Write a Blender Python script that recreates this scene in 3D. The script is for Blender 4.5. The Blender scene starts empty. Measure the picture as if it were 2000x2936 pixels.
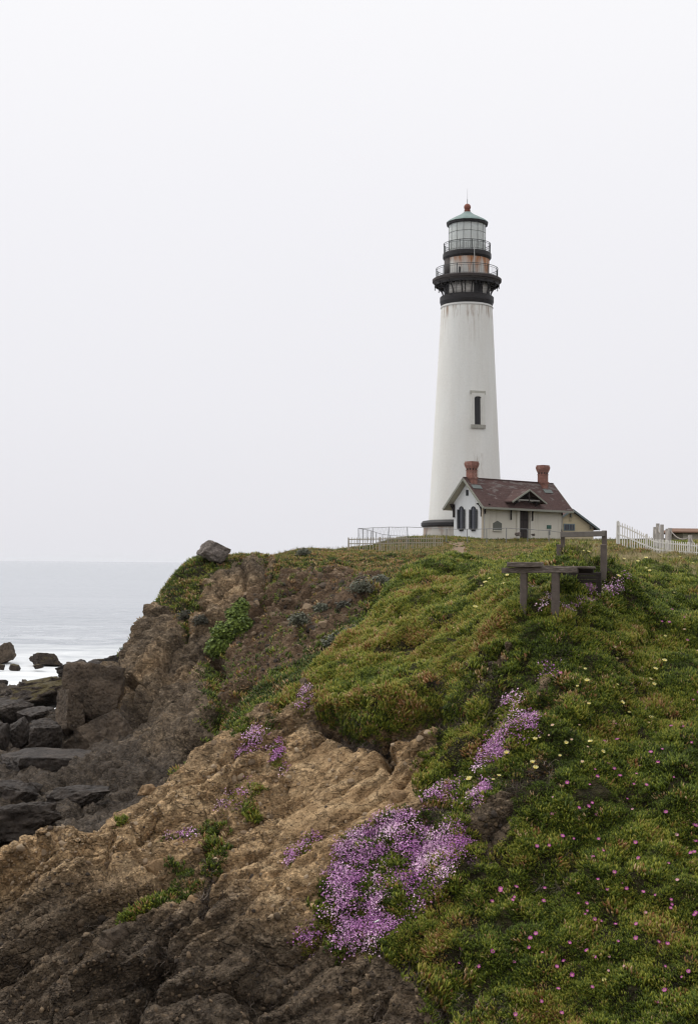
import bpy, bmesh, math, random
import numpy as np
from concurrent.futures import ThreadPoolExecutor
from mathutils import Vector, Matrix
random.seed(7); RNG = np.random.default_rng(11)
R = math.radians
scene = bpy.context.scene
COL = scene.collection

# ------------------------------------------------------------------ camera
FPX = 3800.0                      # focal length in photograph pixels (2000 x 2936)
TILT, ROLL = R(2.23), R(0.55)
CAMZ = 9.0                        # eye height above the sea
_f = np.array([0, math.cos(TILT), math.sin(TILT)]); _r0 = np.array([1.0, 0, 0]); _u0 = np.cross(_r0, _f)
_r = _r0*math.cos(ROLL) + _u0*math.sin(ROLL); _u = _u0*math.cos(ROLL) - _r0*math.sin(ROLL)
cam_d = bpy.data.cameras.new('camera'); cam = bpy.data.objects.new('camera', cam_d); COL.objects.link(cam)
cam_d.sensor_fit = 'VERTICAL'; cam_d.sensor_height = 36.0; cam_d.lens = FPX/2936*36
cam_d.clip_start = 0.1; cam_d.clip_end = 60000
cam.matrix_world = Matrix(((_r[0], _u[0], -_f[0], 0), (_r[1], _u[1], -_f[1], 0), (_r[2], _u[2], -_f[2], CAMZ), (0, 0, 0, 1)))
scene.camera = cam

# ------------------------------------------------------------------ overcast sky, soft sun, exposure
SUN_EL, SUN_AZ = R(52), R(-62)    # azimuth measured from +Y towards +X
world = bpy.data.worlds.new('World'); scene.world = world; world.use_nodes = True
nt = world.node_tree; nt.nodes.clear()
w_out = nt.nodes.new('ShaderNodeOutputWorld'); w_bg = nt.nodes.new('ShaderNodeBackground')
w_sky = nt.nodes.new('ShaderNodeTexSky'); w_sky.sky_type = 'NISHITA'; w_sky.sun_disc = False
w_sky.sun_elevation = SUN_EL; w_sky.sun_rotation = SUN_AZ; w_sky.dust_density = 3
w_sc = nt.nodes.new('ShaderNodeMix'); w_sc.data_type = 'RGBA'; w_sc.blend_type = 'MULTIPLY'; w_sc.inputs[0].default_value = 1
w_sc.inputs[7].default_value = (0.09, 0.09, 0.09, 1)
w_tc = nt.nodes.new('ShaderNodeTexCoord'); w_sep = nt.nodes.new('ShaderNodeSeparateXYZ')
w_rmp = nt.nodes.new('ShaderNodeValToRGB')       # stratus deck: brighter overhead, duller towards the horizon
w_noi = nt.nodes.new('ShaderNodeTexNoise'); w_noi.inputs['Scale'].default_value = 2.2; w_noi.inputs['Detail'].default_value = 3
w_add = nt.nodes.new('ShaderNodeMath'); w_add.operation = 'MULTIPLY_ADD'; w_add.inputs[1].default_value = 0.06
e = w_rmp.color_ramp.elements
e[0].position = 0.03; e[0].color = (0.805, 0.80, 0.845, 1)
e[1].position = 1.0; e[1].color = (1.32, 1.31, 1.33, 1)
for p, c in ((0.14, (0.865, 0.86, 0.90, 1)), (0.30, (0.92, 0.915, 0.95, 1)), (0.45, (0.985, 0.98, 1.0, 1))):
    k = e.new(p); k.color = c
w_mix = nt.nodes.new('ShaderNodeMix'); w_mix.data_type = 'RGBA'; w_mix.inputs[0].default_value = 0.97
L = nt.links.new
L(w_tc.outputs['Generated'], w_sep.inputs[0]); L(w_tc.outputs['Generated'], w_noi.inputs['Vector'])
L(w_noi.outputs['Fac'], w_add.inputs[0]); L(w_sep.outputs['Z'], w_add.inputs[2]); L(w_add.outputs[0], w_rmp.inputs['Fac'])
L(w_sky.outputs[0], w_sc.inputs[6]); L(w_sc.outputs[2], w_mix.inputs[6]); L(w_rmp.outputs['Color'], w_mix.inputs[7])
L(w_mix.outputs[2], w_bg.inputs['Color']); w_bg.inputs['Strength'].default_value = 1.0
L(w_bg.outputs[0], w_out.inputs['Surface'])
sun_d = bpy.data.lights.new('sun', 'SUN'); sun = bpy.data.objects.new('sun', sun_d); COL.objects.link(sun)
sun_d.energy = 1.5; sun_d.angle = R(25); sun_d.color = (1.0, 0.96, 0.9)
_sd = Vector((math.sin(SUN_AZ)*math.cos(SUN_EL), math.cos(SUN_AZ)*math.cos(SUN_EL), math.sin(SUN_EL)))
sun.rotation_euler = _sd.to_track_quat('Z', 'Y').to_euler()
vs = scene.view_settings; vs.view_transform = 'Standard'; vs.look = 'None'; vs.exposure = 0.0; vs.gamma = 1.0; vs.use_curve_mapping = False
scene.cycles.max_bounces = 6; scene.cycles.diffuse_bounces = 3; scene.cycles.glossy_bounces = 3
scene.cycles.transparent_max_bounces = 8; scene.cycles.volume_bounces = 3
scene.cycles.use_denoising = True; scene.cycles.denoising_prefilter = 'ACCURATE'; scene.cycles.filter_width = 1.25

# ------------------------------------------------------------------ helpers: sight lines, noise, meshes
def ray(px, py):
    d = _f + _r*((px-1000)/FPX) + _u*((1468-py)/FPX)
    return d
def at(px, py, D):                # the point D metres ahead on the line of sight through a photograph pixel
    d = ray(px, py); return np.array([0, 0, CAMZ]) + d*(D/d[1])
def to_px(P):
    Q = np.asarray(P, float) - np.array([0, 0, CAMZ])
    zc = Q@_f; return 1000+FPX*(Q@_r)/zc, 1468-FPX*(Q@_u)/zc
def on_plane(px, py, p0, n):      # where that line meets a plane
    d = ray(px, py); o = np.array([0, 0, CAMZ]); t = np.dot(np.asarray(p0)-o, n)/np.dot(d, n); return o+d*t

_P = np.random.default_rng(3).permutation(256).astype(np.int32); _P = np.concatenate([_P, _P, _P])
_G = np.array([(1,1,0),(-1,1,0),(1,-1,0),(-1,-1,0),(1,0,1),(-1,0,1),(1,0,-1),(-1,0,-1),(0,1,1),(0,-1,1),(0,1,-1),(0,-1,-1),(1,1,0),(0,-1,1),(-1,1,0),(0,-1,-1)], np.float32)
_GX, _GY, _GZ = (np.tile(_G[:, i], 16).astype(np.float32).copy() for i in range(3))
def _perlin(p):
    i = np.floor(p).astype(np.int32); f = p-i; i &= 255; x, y, z = f[:, 0], f[:, 1], f[:, 2]
    u = x*x*x*(x*(x*6-15)+10); v = y*y*y*(y*(y*6-15)+10); w = z*z*z*(z*(z*6-15)+10); i0, i1, i2 = i[:, 0], i[:, 1], i[:, 2]
    def g(h, a, b, c): return _GX[h]*a+_GY[h]*b+_GZ[h]*c
    A, B = _P[i0]+i1, _P[i0+1]+i1; AA, AB, BA, BB = _P[A]+i2, _P[A+1]+i2, _P[B]+i2, _P[B+1]+i2
    a = g(_P[AA], x, y, z); b = g(_P[BA], x-1, y, z); c = g(_P[AB], x, y-1, z); d = g(_P[BB], x-1, y-1, z)
    e1 = a+u*(b-a); e2 = c+u*(d-c); l0 = e1+v*(e2-e1)
    a = g(_P[AA+1], x, y, z-1); b = g(_P[BA+1], x-1, y, z-1); c = g(_P[AB+1], x, y-1, z-1); d = g(_P[BB+1], x-1, y-1, z-1)
    e1 = a+u*(b-a); e2 = c+u*(d-c); l1 = e1+v*(e2-e1)
    return l0+w*(l1-l0)
_POOL = ThreadPoolExecutor(4)
def perlin(p):                    # gradient noise, in blocks
    p = np.asarray(p, np.float32); sh = p.shape[:-1]; q = p.reshape(-1, 3)
    if len(q) < 8000: return _perlin(q).reshape(sh)
    return np.concatenate(list(_POOL.map(lambda k: _perlin(q[k:k+8000]), range(0, len(q), 8000)))).reshape(sh)
def fbm(p, sc, oct=4, gain=0.5, seed=0.0):
    p = np.asarray(p, np.float32)*sc+seed*17.31; a, o = 1.0, 0
    for k in range(oct):
        o = o+a*perlin(p); p = p*2.03+5.7; a *= gain
    return o
def ridged(p, sc, oct=4, gain=0.55, seed=0.0):
    p = np.asarray(p, np.float32)*sc+seed*13.7; a, o, t = 1.0, 0, 0
    for k in range(oct):
        o = o+a*(1-2*np.abs(perlin(p))); t += a; p = p*2.1+3.1; a *= gain
    return o/t
def _cellblk(p):                  # angular blocks: every cell has its own level and tilt
    i = np.floor(p).astype(np.int32); f = p-i; best = np.full(len(p), 9.0, np.float32); out = np.zeros(len(p), np.float32); sec = best.copy()
    for dx in (-1, 0, 1):
        for dy in (-1, 0, 1):
            for dz in (-1, 0, 1):
                h = _P[(_P[(_P[(i[:, 0]+dx) & 255]+((i[:, 1]+dy) & 255))]+((i[:, 2]+dz) & 255))]
                r1, r2, r3 = _P[h+1]/255.0, _P[h+37]/255.0, _P[h+91]/255.0
                ox, oy, oz = dx+r1-f[:, 0], dy+r2-f[:, 1], dz+r3-f[:, 2]; d = ox*ox+oy*oy+oz*oz; m = d < best
                sec = np.where(m, best, np.minimum(sec, d)); best = np.where(m, d, best)
                out = np.where(m, _P[h+150]/255.0-0.5+((_P[h+200]/255.0-0.5)*ox+(_P[h+7]/255.0-0.5)*oy+(_P[h+63]/255.0-0.5)*oz)*1.1, out)
    return out-0.35*np.exp(-((np.sqrt(sec)-np.sqrt(best))/0.10)**2)
def blocks(p, sc, seed=0.0):
    p = np.asarray(p, np.float32)*np.float32(sc)+np.float32(seed*9.7); sh = p.shape[:-1]; q = p.reshape(-1, 3)
    return np.concatenate(list(_POOL.map(lambda k: _cellblk(q[k:k+6000]), range(0, len(q), 6000)))).reshape(sh)
def sstep(a, b, x):
    t = np.clip((x-a)/(b-a), 0, 1); return t*t*(3-2*t)

def tag(o, label, cat=None, group=None, kind=None):
    o['label'] = label
    if cat: o['category'] = cat
    if group: o['group'] = group
    if kind: o['kind'] = kind
    return o
def raw(name, V, F, mat, parent=None, smooth=False):
    me = bpy.data.meshes.new(name); me.from_pydata([tuple(map(float, v)) for v in V], [], [tuple(f) for f in F])
    if mat: me.materials.append(mat)
    if smooth: me.polygons.foreach_set('use_smooth', [True]*len(me.polygons))
    me.update(); o = bpy.data.objects.new(name, me); COL.objects.link(o)
    if parent is not None: o.parent = parent
    return o
class MB:                         # collects shapes that make up ONE mesh
    def __init__(s): s.V = []; s.F = []
    def add(s, V, F):
        k = len(s.V); s.V += [tuple(v) for v in V]; s.F += [tuple(i+k for i in f) for f in F]; return s
    def box(s, c, size, M=None, jit=0):
        hx, hy, hz = (q/2 for q in size); V = []
        for x in (-hx, hx):
            for y in (-hy, hy):
                for z in (-hz, hz):
                    v = Vector((x+random.uniform(-jit, jit), y+random.uniform(-jit, jit), z+random.uniform(-jit, jit)))
                    if M is not None: v = M@v
                    V.append((v.x+c[0], v.y+c[1], v.z+c[2]))
        return s.add(V, [(0,1,3,2),(4,6,7,5),(0,4,5,1),(2,3,7,6),(0,2,6,4),(1,5,7,3)])
    def bar(s, a, b, w, h, up=(0, 0, 1), ext=0):   # rectangular bar between two points
        a, b = Vector(a), Vector(b); d = (b-a).normalized(); x = d.cross(Vector(up)).normalized(); z = x.cross(d)
        a = a-d*ext; b = b+d*ext; V = [p+x*i*w/2+z*j*h/2 for p in (a, b) for i in (-1, 1) for j in (-1, 1)]
        return s.add(V, [(0,1,3,2),(4,6,7,5),(0,4,5,1),(2,3,7,6),(0,2,6,4),(1,5,7,3)])
    def tube(s, pts, r, n=6, caps=True):
        pts = [Vector(p) for p in pts]; rs = r if hasattr(r, '__len__') else [r]*len(pts); V = []; F = []; prev = None
        for i, p in enumerate(pts):
            d = (pts[min(i+1, len(pts)-1)]-pts[max(i-1, 0)]).normalized()
            x = d.cross(Vector((0.12, 0.2, 1)) if prev is None else prev.cross(d)).normalized() if prev is None else (prev-d*prev.dot(d)).normalized()
            prev = x; y = d.cross(x)
            for k in range(n):
                t = 2*math.pi*k/n; V.append(p+(x*math.cos(t)+y*math.sin(t))*rs[i])
        for i in range(len(pts)-1):
            for k in range(n): F.append((i*n+k, i*n+(k+1) % n, (i+1)*n+(k+1) % n, (i+1)*n+k))
        if caps: F += [tuple(range(n-1, -1, -1)), tuple(range((len(pts)-1)*n, len(pts)*n))]
        return s.add(V, F)
    def lathe(s, prof, n=64, c=(0, 0, 0), a0=0.0, a1=2*math.pi):
        full = abs(a1-a0-2*math.pi) < 1e-6; m = n if full else n+1; V = []; F = []
        for r_, z in prof:
            for k in range(m):
                t = a0+(a1-a0)*k/n; V.append((c[0]+r_*math.cos(t), c[1]+r_*math.sin(t), c[2]+z))
        for i in range(len(prof)-1):
            for k in range(n): F.append((i*m+k, i*m+(k+1) % m, (i+1)*m+(k+1) % m, (i+1)*m+k))
        return s.add(V, F)
    def poly(s, pts, d):          # a flat outline pushed back along d
        n = len(pts); V = [Vector(p) for p in pts]; V += [v+Vector(d) for v in V]
        F = [tuple(range(n)), tuple(range(2*n-1, n-1, -1))]+[(i, i+n, (i+1) % n+n, (i+1) % n) for i in range(n)]
        return s.add(V, F)
    def build(s, name, mat, parent=None, smooth=False): return raw(name, s.V, s.F, mat, parent, smooth)
def empty(name, loc=(0, 0, 0)):
    o = bpy.data.objects.new(name, None); COL.objects.link(o); o.location = loc; o.empty_display_size = 0.3; return o
def grid_mesh(name, X, mat, attrs=None, kind='structure'):
    m, n = X.shape[:2]; me = bpy.data.meshes.new(name); nv = m*n
    idx = np.arange(nv).reshape(m, n)
    q = np.stack([idx[:-1, :-1], idx[:-1, 1:], idx[1:, 1:], idx[1:, :-1]], -1).reshape(-1, 4)
    me.vertices.add(nv); me.vertices.foreach_set('co', X.reshape(-1).astype(np.float32))
    me.loops.add(q.size); me.loops.foreach_set('vertex_index', q.reshape(-1).astype(np.int32))
    me.polygons.add(len(q)); me.polygons.foreach_set('loop_start', np.arange(0, q.size, 4, dtype=np.int32))
    me.polygons.foreach_set('loop_total', np.full(len(q), 4, np.int32)); me.polygons.foreach_set('use_smooth', np.ones(len(q), bool))
    for k, a in (attrs or {}).items():
        t = me.attributes.new(k, 'FLOAT', 'POINT'); t.data.foreach_set('value', np.ascontiguousarray(a, np.float32).reshape(-1))
    me.update(calc_edges=True); me.materials.append(mat)
    o = bpy.data.objects.new(name, me); COL.objects.link(o); o['kind'] = kind; return o

# ------------------------------------------------------------------ node material helper
class Mat:
    def __init__(s, name):
        s.m = bpy.data.materials.new(name); s.m.use_nodes = True; s.t = s.m.node_tree
        s.b = s.t.nodes['Principled BSDF']; s.out = s.t.nodes['Material Output']
        s.b.inputs['Specular IOR Level'].default_value = 0.25
    def n(s, typ, **kw):
        q = s.t.nodes.new(typ)
        for k, v in kw.items():
            if k in q.inputs.keys(): q.inputs[k].default_value = v
            else: setattr(q, k, v)
        return q
    def l(s, a, b): s.t.links.new(a, b)
    def pos(s):
        if not hasattr(s, '_pos'): s._pos = s.n('ShaderNodeNewGeometry')
        return s._pos.outputs['Position']
    def obj(s):
        if not hasattr(s, '_tc'): s._tc = s.n('ShaderNodeTexCoord')
        return s._tc.outputs['Object']
    def mapping(s, vec, scale=(1, 1, 1), rot=(0, 0, 0), loc=(0, 0, 0)):
        q = s.n('ShaderNodeMapping'); q.inputs['Scale'].default_value = scale; q.inputs['Rotation'].default_value = rot; q.inputs['Location'].default_value = loc
        s.l(vec, q.inputs[0]); return q.outputs[0]
    def noise(s, vec, sc, det=4, rough=0.55, dist=0.0):
        q = s.n('ShaderNodeTexNoise', Scale=sc, Detail=det, Roughness=rough, Distortion=dist); s.l(vec, q.inputs['Vector']); return q.outputs['Fac']
    def voro(s, vec, sc, feat='F1', out='Distance', rnd=1.0):
        q = s.n('ShaderNodeTexVoronoi', feature=feat, Scale=sc, Randomness=rnd); s.l(vec, q.inputs['Vector']); return q.outputs[out]
    def attr(s, name, typ='GEOMETRY', out='Fac'):
        q = s.n('ShaderNodeAttribute', attribute_name=name, attribute_type=typ); return q.outputs[out]
    def ramp(s, fac, *stops, interp='LINEAR'):
        q = s.n('ShaderNodeValToRGB'); q.color_ramp.interpolation = interp; e = q.color_ramp.elements
        while len(e) < len(stops): e.new(0.5)
        for el, (p, c) in zip(e, stops):
            el.position = p; el.color = (c, c, c, 1) if not hasattr(c, '__len__') else (*c[:3], 1)
        s.l(fac, q.inputs[0]); return q.outputs[0]
    def mix(s, fac, a, b, mode='MIX'):
        q = s.n('ShaderNodeMix', data_type='RGBA', blend_type=mode)
        for v, i in ((fac, 0), (a, 6), (b, 7)):
            if hasattr(v, 'is_output'): s.l(v, q.inputs[i])
            else: q.inputs[i].default_value = v if i == 0 else (*v[:3], 1)
        return q.outputs[2]
    def math(s, op, a, b=0.0, c=0.0, clamp=False):
        q = s.n('ShaderNodeMath', operation=op, use_clamp=clamp)
        for i, v in enumerate((a, b, c)):
            if hasattr(v, 'is_output'): s.l(v, q.inputs[i])
            else: q.inputs[i].default_value = v
        return q.outputs[0]
    def bump(s, h, strength=0.5, dist=0.05, prev=None):
        q = s.n('ShaderNodeBump', Strength=strength, Distance=dist); s.l(h, q.inputs['Height'])
        if prev is not None: s.l(prev, q.inputs['Normal'])
        return q.outputs[0]
    def done(s, col=None, rough=None, nrm=None, spec=None):
        for v, k in ((col, 'Base Color'), (rough, 'Roughness'), (nrm, 'Normal'), (spec, 'Specular IOR Level')):
            if v is None: continue
            if hasattr(v, 'is_output'): s.l(v, s.b.inputs[k])
            else: s.b.inputs[k].default_value = (*v[:3], 1) if hasattr(v, '__len__') else v
        return s.m
def flat(name, col, rough=0.7, var=0.18, sc=6.0, bump=0.0, metal=0.0):   # a plain painted or raw surface with wear
    m = Mat(name); f = m.noise(m.obj(), sc, 5, 0.6)
    c = m.mix(f, tuple(q*(1-var) for q in col), tuple(min(1, q*(1+var)) for q in col))
    m.b.inputs['Metallic'].default_value = metal
    return m.done(c, rough, m.bump(m.noise(m.obj(), sc*5, 4), bump, 0.02) if bump else None)

# ================================================================== terrain: one height function over azimuth and distance
CP = []
def cp(*L_):
    for px, py, D in L_:
        p = at(px, py, D); CP.append((p[0], p[1], p[2]))
def cpw(*L_):                     # azimuth in degrees, distance, height above the eye
    for az, r_, z in L_: CP.append((r_*math.sin(R(az)), r_*math.cos(R(az)), CAMZ+z))
# green slope on the right
for px, off in ((2000, 0), (2350, 0.4)):
    cp(*[(px, a, b+off) for a, b in ((2936,19.5),(2600,21.3),(2300,23.2),(2000,26),(1800,28.7),(1690,31.5),(1632,36))])
cp((1800,2936,19.8),(1800,2600,21.6),(1800,2300,23.3),(1800,2000,25.9),(1800,1800,28.2),(1800,1695,30.5),(1800,1642,35))
cp((1600,2936,20.2),(1600,2600,21.8),(1600,2300,23.0),(1600,2050,24.35),(1590,1782,25.95),(1500,1744,26.2),(1650,1692,27.6),(1740,1650,28.6),(1650,1604,29.7),(1580,1604,30.5),(1725,1602,30.5),(1600,1604,36))
cp((1350,2936,20.6),(1350,2700,21.7),(1370,2450,22.8),(1350,2300,23.8),(1350,2100,25),(1370,1930,26.3),(1350,1800,28.3),(1350,1700,31),(1380,1645,36))
cp((1200,2936,21),(1150,2700,22.2),(1100,2500,23.2),(1050,2350,24.2),(1100,2210,25.3),(1050,2130,25.75),(1100,2050,26.0),(1150,1940,27.6),(1150,1800,31),(1250,1700,33.5),(1270,1640,38))
cp((950,2090,27),(980,1960,28.5),(1000,1850,31))
# crest of the spur and the drop behind it
SIL = ((1154,1690,36.5),(1097,1738,35.5),(1068,1792,34.3),(1012,1843,33),(943,1906,31.6),(898,1951,30.8),(818,2014,29.7),(700,2080,28.5),(600,2150,27.5),(500,2215,26.8),(400,2285,26.2),(330,2335,25.8),(200,2375,25.3),(100,2420,25),(0,2475,24.7),(-220,2560,24.5))
cp(*SIL)
for px, py, D in SIL:
    z = at(px, py, D)[2]-CAMZ
    for k, dz in ((1.06, -1.5), (1.2, -3.6)):
        q = at(px, py, D*k); CP.append((q[0], q[1], CAMZ+max(z+dz, -8.4)))
# tan rock face below the crest
cp((800,2250,26.5),(800,2500,24),(800,2750,22.3),(800,2936,21.4),(600,2400,25),(600,2650,23),(600,2936,21.4),(400,2450,25),(400,2650,23.2),(400,2936,21.5),
   (200,2550,24.2),(200,2750,22.8),(200,2936,21.6),(0,2650,24),(0,2936,22),(-250,2936,22.5))
# the cove floor below the eye
for az in (-24, -14, -5, 5, 14, 24): cpw((az, 17.3, -8.2), (az, 14.5, -8.6))
# grassy chute and bowl between spur and headland
cp((680,2060,46),(720,2010,48),(800,1920,51),(900,1830,54),(1000,1750,57),(1100,1685,60),(1190,1640,62),(650,1990,52),(640,2080,50),(720,1930,56),(820,1860,58),(950,1765,62))
cp((700,1830,64),(720,1750,67),(750,1680,70),(800,1622,74),(900,1780,64),(950,1680,69),(1000,1600,78),(1000,1571,92),(850,1577,88),(1150,1600,78),(1150,1565,98),
   (1300,1622,68),(1320,1572,90),(1320,1543,115),(1500,1602,60),(1500,1562,90),(1500,1541,130),(1690,1600,62),(1770,1563,77),(1690,1572,80),(1900,1612,66),(2000,1618,62),(1950,1532,92),(1880,1545,88),(2150,1612,62),(2150,1535,92))
cp((1333,1535,148),(1600,1538,150),(1200,1543,120),(1080,1562,110))
# headland: top, seaward edge, face
HL = ((545,1612,75),(500,1650,74),(470,1700,73),(440,1750,72),(400,1830,71),(350,1890,71),(335,1920,70))
cp((760,1602,80),(690,1606,78),(600,1609,76)); cp(*HL)
for px, py, D in HL:
    z = at(px, py, D)[2]-CAMZ
    for k, dz in ((1.05, -2.2), (1.13, -6)):
        q = at(px-12, py, D*k); CP.append((q[0], q[1], CAMZ+max(z+dz, -10.5)))
cp((600,1700,70),(560,1800,67),(480,1850,66.5),(430,1950,65),(450,2060,61),(540,2085,59),(600,1950,62),(620,1885,65),(640,1780,67.5),(350,2100,61),(300,2000,66))
# rocky shore platform
_s0 = len(CP)
cp((200,2060,62),(100,2005,72),(0,2005,74),(0,1972,84),(100,1962,87),(210,1912,96),(0,2150,58),(150,2210,54),(0,2300,46),(150,2310,46),(300,2280,46),(420,2225,48),(0,2405,38),(100,2395,37),(560,2165,48),
   (-250,2010,74),(-250,2160,58),(-250,2310,46),(-250,2420,38))
CP[_s0:] = [(x, y, max(z-1.3, 0.15)) for x, y, z in CP[_s0:]]
for az in (-24, -18, -15, -12, -9.5): cpw((az, 104, -9.9), (az, 125, -12), (az, 240, -13))
cpw((-8, 98, -8), (-8, 115, -12), (-6, 92, -1.5), (-6, 104, -8), (-6, 125, -12), (-3.6, 100, 0.6), (-3, 112, -4), (-3, 135, -11.5), (-1.2, 116, 1.5), (-1.4, 140, -6), (0.6, 135, 2.2), (0.8, 175, -8), (3, 200, -3),
    (6, 180, 3.3), (6, 240, -6), (12, 160, 3.3), (12, 240, 3), (18, 130, 3.2), (24, 120, 3.2), (24, 240, 3.2), (18, 240, 3.2), (24, 60, 0.1), (24, 40, 0.3), (0, 260, -12), (-4, 260, -13))
CP = np.array(CP)
_rr = np.hypot(CP[:, 0], CP[:, 1]); CP[:, 2] -= np.where((CP[:, 2] > CAMZ+0.2) & (_rr > 60), np.interp(_rr, [60, 90, 115, 150], [0.15, 0.5, 0.8, 0.9]), 0)
def conf(x, y): return np.stack([np.arctan2(x, y), 0.5*np.log(x*x+y*y)], -1)
_cc = conf(CP[:, 0], CP[:, 1]); _C2 = 0.016**2
def _phi(d2): return np.sqrt(d2+_C2)
_n = len(CP); _A = np.zeros((_n+1, _n+1)); _A[:_n, :_n] = -_phi(((_cc[:, None]-_cc[None])**2).sum(-1)) + 0.002*np.eye(_n); _A[:_n, _n] = 1; _A[_n, :_n] = 1
_w = np.linalg.solve(_A, np.concatenate([CP[:, 2], [0]]))
def height(x, y):
    sh = np.shape(x); c = conf(np.ravel(x), np.ravel(y)); out = np.empty(len(c))
    def blk(i):
        q = c[i:i+2000]; d2 = (q[:, :1]-_cc[None, :, 0])**2; d2 += (q[:, 1:]-_cc[None, :, 1])**2; d2 += _C2
        out[i:i+2000] = -(np.sqrt(d2, out=d2)@_w[:_n])+_w[_n]
    list(_POOL.map(blk, range(0, len(c), 2000)))
    return out.reshape(sh)

# ------------------------------------------------------------------ relief: strata, cracks, hollows; and where plants grow
AZ = np.linspace(R(-23), R(23), 740)
RR = np.concatenate([np.arange(13, 18.4, 0.13), np.arange(18.4, 31, 0.042), np.arange(31, 39, 0.07), np.arange(39, 59, 0.17), np.arange(59, 80, 0.095), np.arange(80, 112, 0.4), np.arange(112, 165, 1.0), np.arange(165, 262, 6.0)])
NEAR_ROWS = int(np.searchsorted(RR, 39.0))
_A2, _Q2 = np.meshgrid(AZ, RR)
TX = _Q2*np.sin(_A2); TY = _Q2*np.cos(_A2); TZ = height(TX, TY)
T = np.stack([TX, TY, TZ], -1); PX, PY = to_px(T); NEARM = _Q2 < 40.0
wx = 16*fbm(T, 1.1, 3, seed=1)*np.where(NEARM, 1, 0.9); wy = 16*fbm(T, 1.1, 3, seed=2)*np.where(NEARM, 1, 0.9)
fw = np.where(NEARM, 1.0, 0.0)
wx += 7*fbm(T, 5.0, 2, seed=3)*fw; wy += 7*fbm(T, 5.0, 2, seed=4)*fw
far_w = fbm(T, 0.33, 3, seed=5); wx += (1-fw)*14*far_w; wy += (1-fw)*14*fbm(T, 0.33, 3, seed=6)
QX, QY = PX+wx, PY+wy
def region(poly, soft, layer, X=None, Y=None):   # 1 inside an outlined patch of ground, soft at its edge
    X = QX if X is None else X; Y = QY if Y is None else Y
    P = np.array(poly, float); lo = P.min(0)-3*soft; hi = P.max(0)+3*soft
    s = (X > lo[0]) & (X < hi[0]) & (Y > lo[1]) & (Y < hi[1]) & layer; out = np.zeros(X.shape)
    if not s.any(): return out
    x, y = X[s], Y[s]; ins = np.zeros(x.shape, bool); d = np.full(x.shape, 1e9)
    for (x0, y0), (x1, y1) in zip(P, np.roll(P, -1, 0)):
        t = np.clip(((x-x0)*(x1-x0)+(y-y0)*(y1-y0))/((x1-x0)**2+(y1-y0)**2), 0, 1)
        d = np.minimum(d, np.hypot(x-x0-t*(x1-x0), y-y0-t*(y1-y0)))
        c = ((y0 > y) != (y1 > y)) & (x < (x1-x0)*(y-y0)/(y1-y0+1e-12)+x0); ins ^= c
    out[s] = sstep(-soft, soft, np.where(ins, d, -d)); return out
def along(line, w, layer, X=None, Y=None):       # 1 on a line over the ground, falling off over w
    X = QX if X is None else X; Y = QY if Y is None else Y
    P = np.array(line, float); lo = P.min(0)-3*w; hi = P.max(0)+3*w
    s = (X > lo[0]) & (X < hi[0]) & (Y > lo[1]) & (Y < hi[1]) & layer; out = np.zeros(X.shape)
    if not s.any(): return out
    x, y = X[s], Y[s]; d = np.full(x.shape, 1e9)
    for (x0, y0), (x1, y1) in zip(P[:-1], P[1:]):
        t = np.clip(((x-x0)*(x1-x0)+(y-y0)*(y1-y0))/((x1-x0)**2+(y1-y0)**2+1e-9), 0, 1)
        d = np.minimum(d, np.hypot(x-x0-t*(x1-x0), y-y0-t*(y1-y0)))
    out[s] = np.exp(-(d/w)**2); return out
N_, F_ = NEARM, ~NEARM
rock_n = region([(-900,2100),(0,2100),(330,2150),(470,2120),(600,2060),(660,2050),(720,2030),(800,1985),(862,1940),(905,1965),(915,2030),(950,2055),(1000,2080),(1080,2090),(1180,2062),(1265,2032),(1250,2160),(1220,2220),(1215,2290),(1250,2330),(1080,2390),(1000,2450),(940,2550),(915,2640),(940,2715),(1100,2715),(1140,2760),(1200,2830),(1255,2936),(1300,3300),(-900,3300)], 9, N_)
for P in ([(1350,2395),(1395,2310),(1490,2290),(1480,2400),(1400,2470)], [(1375,1945),(1400,1880),(1465,1858),(1445,1925)], [(1540,2010),(1555,1950),(1580,1960),(1570,2005)], [(1215,2420),(1225,2350),(1260,2370),(1250,2430)]):
    rock_n = np.maximum(rock_n, region(P, 7, N_))
TUFTS_ON_ROCK = [([(590,2485),(625,2440),(640,2420)], 9), ([(610,2400),(600,2490)], 8), ([(470,2560),(560,2530),(500,2480)], 7), ([(340,2340),(345,2360)], 8), ([(510,2510),(535,2570),(505,2590)], 9), ([(345,2660),(365,2600),(450,2575)], 8), ([(680,2090),(760,2060),(850,1995)], 13), ([(480,2410),(560,2390),(640,2370)], 9), ([(700,2330),(730,2250)], 9), ([(960,2720),(1010,2680),(1060,2700)], 14)]
tuft_n = np.zeros(PX.shape)
for l_, w_ in TUFTS_ON_ROCK: tuft_n = np.maximum(tuft_n, along(l_, w_*1.1, N_, PX+wx*1.8, PY+wy*1.8))
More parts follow.
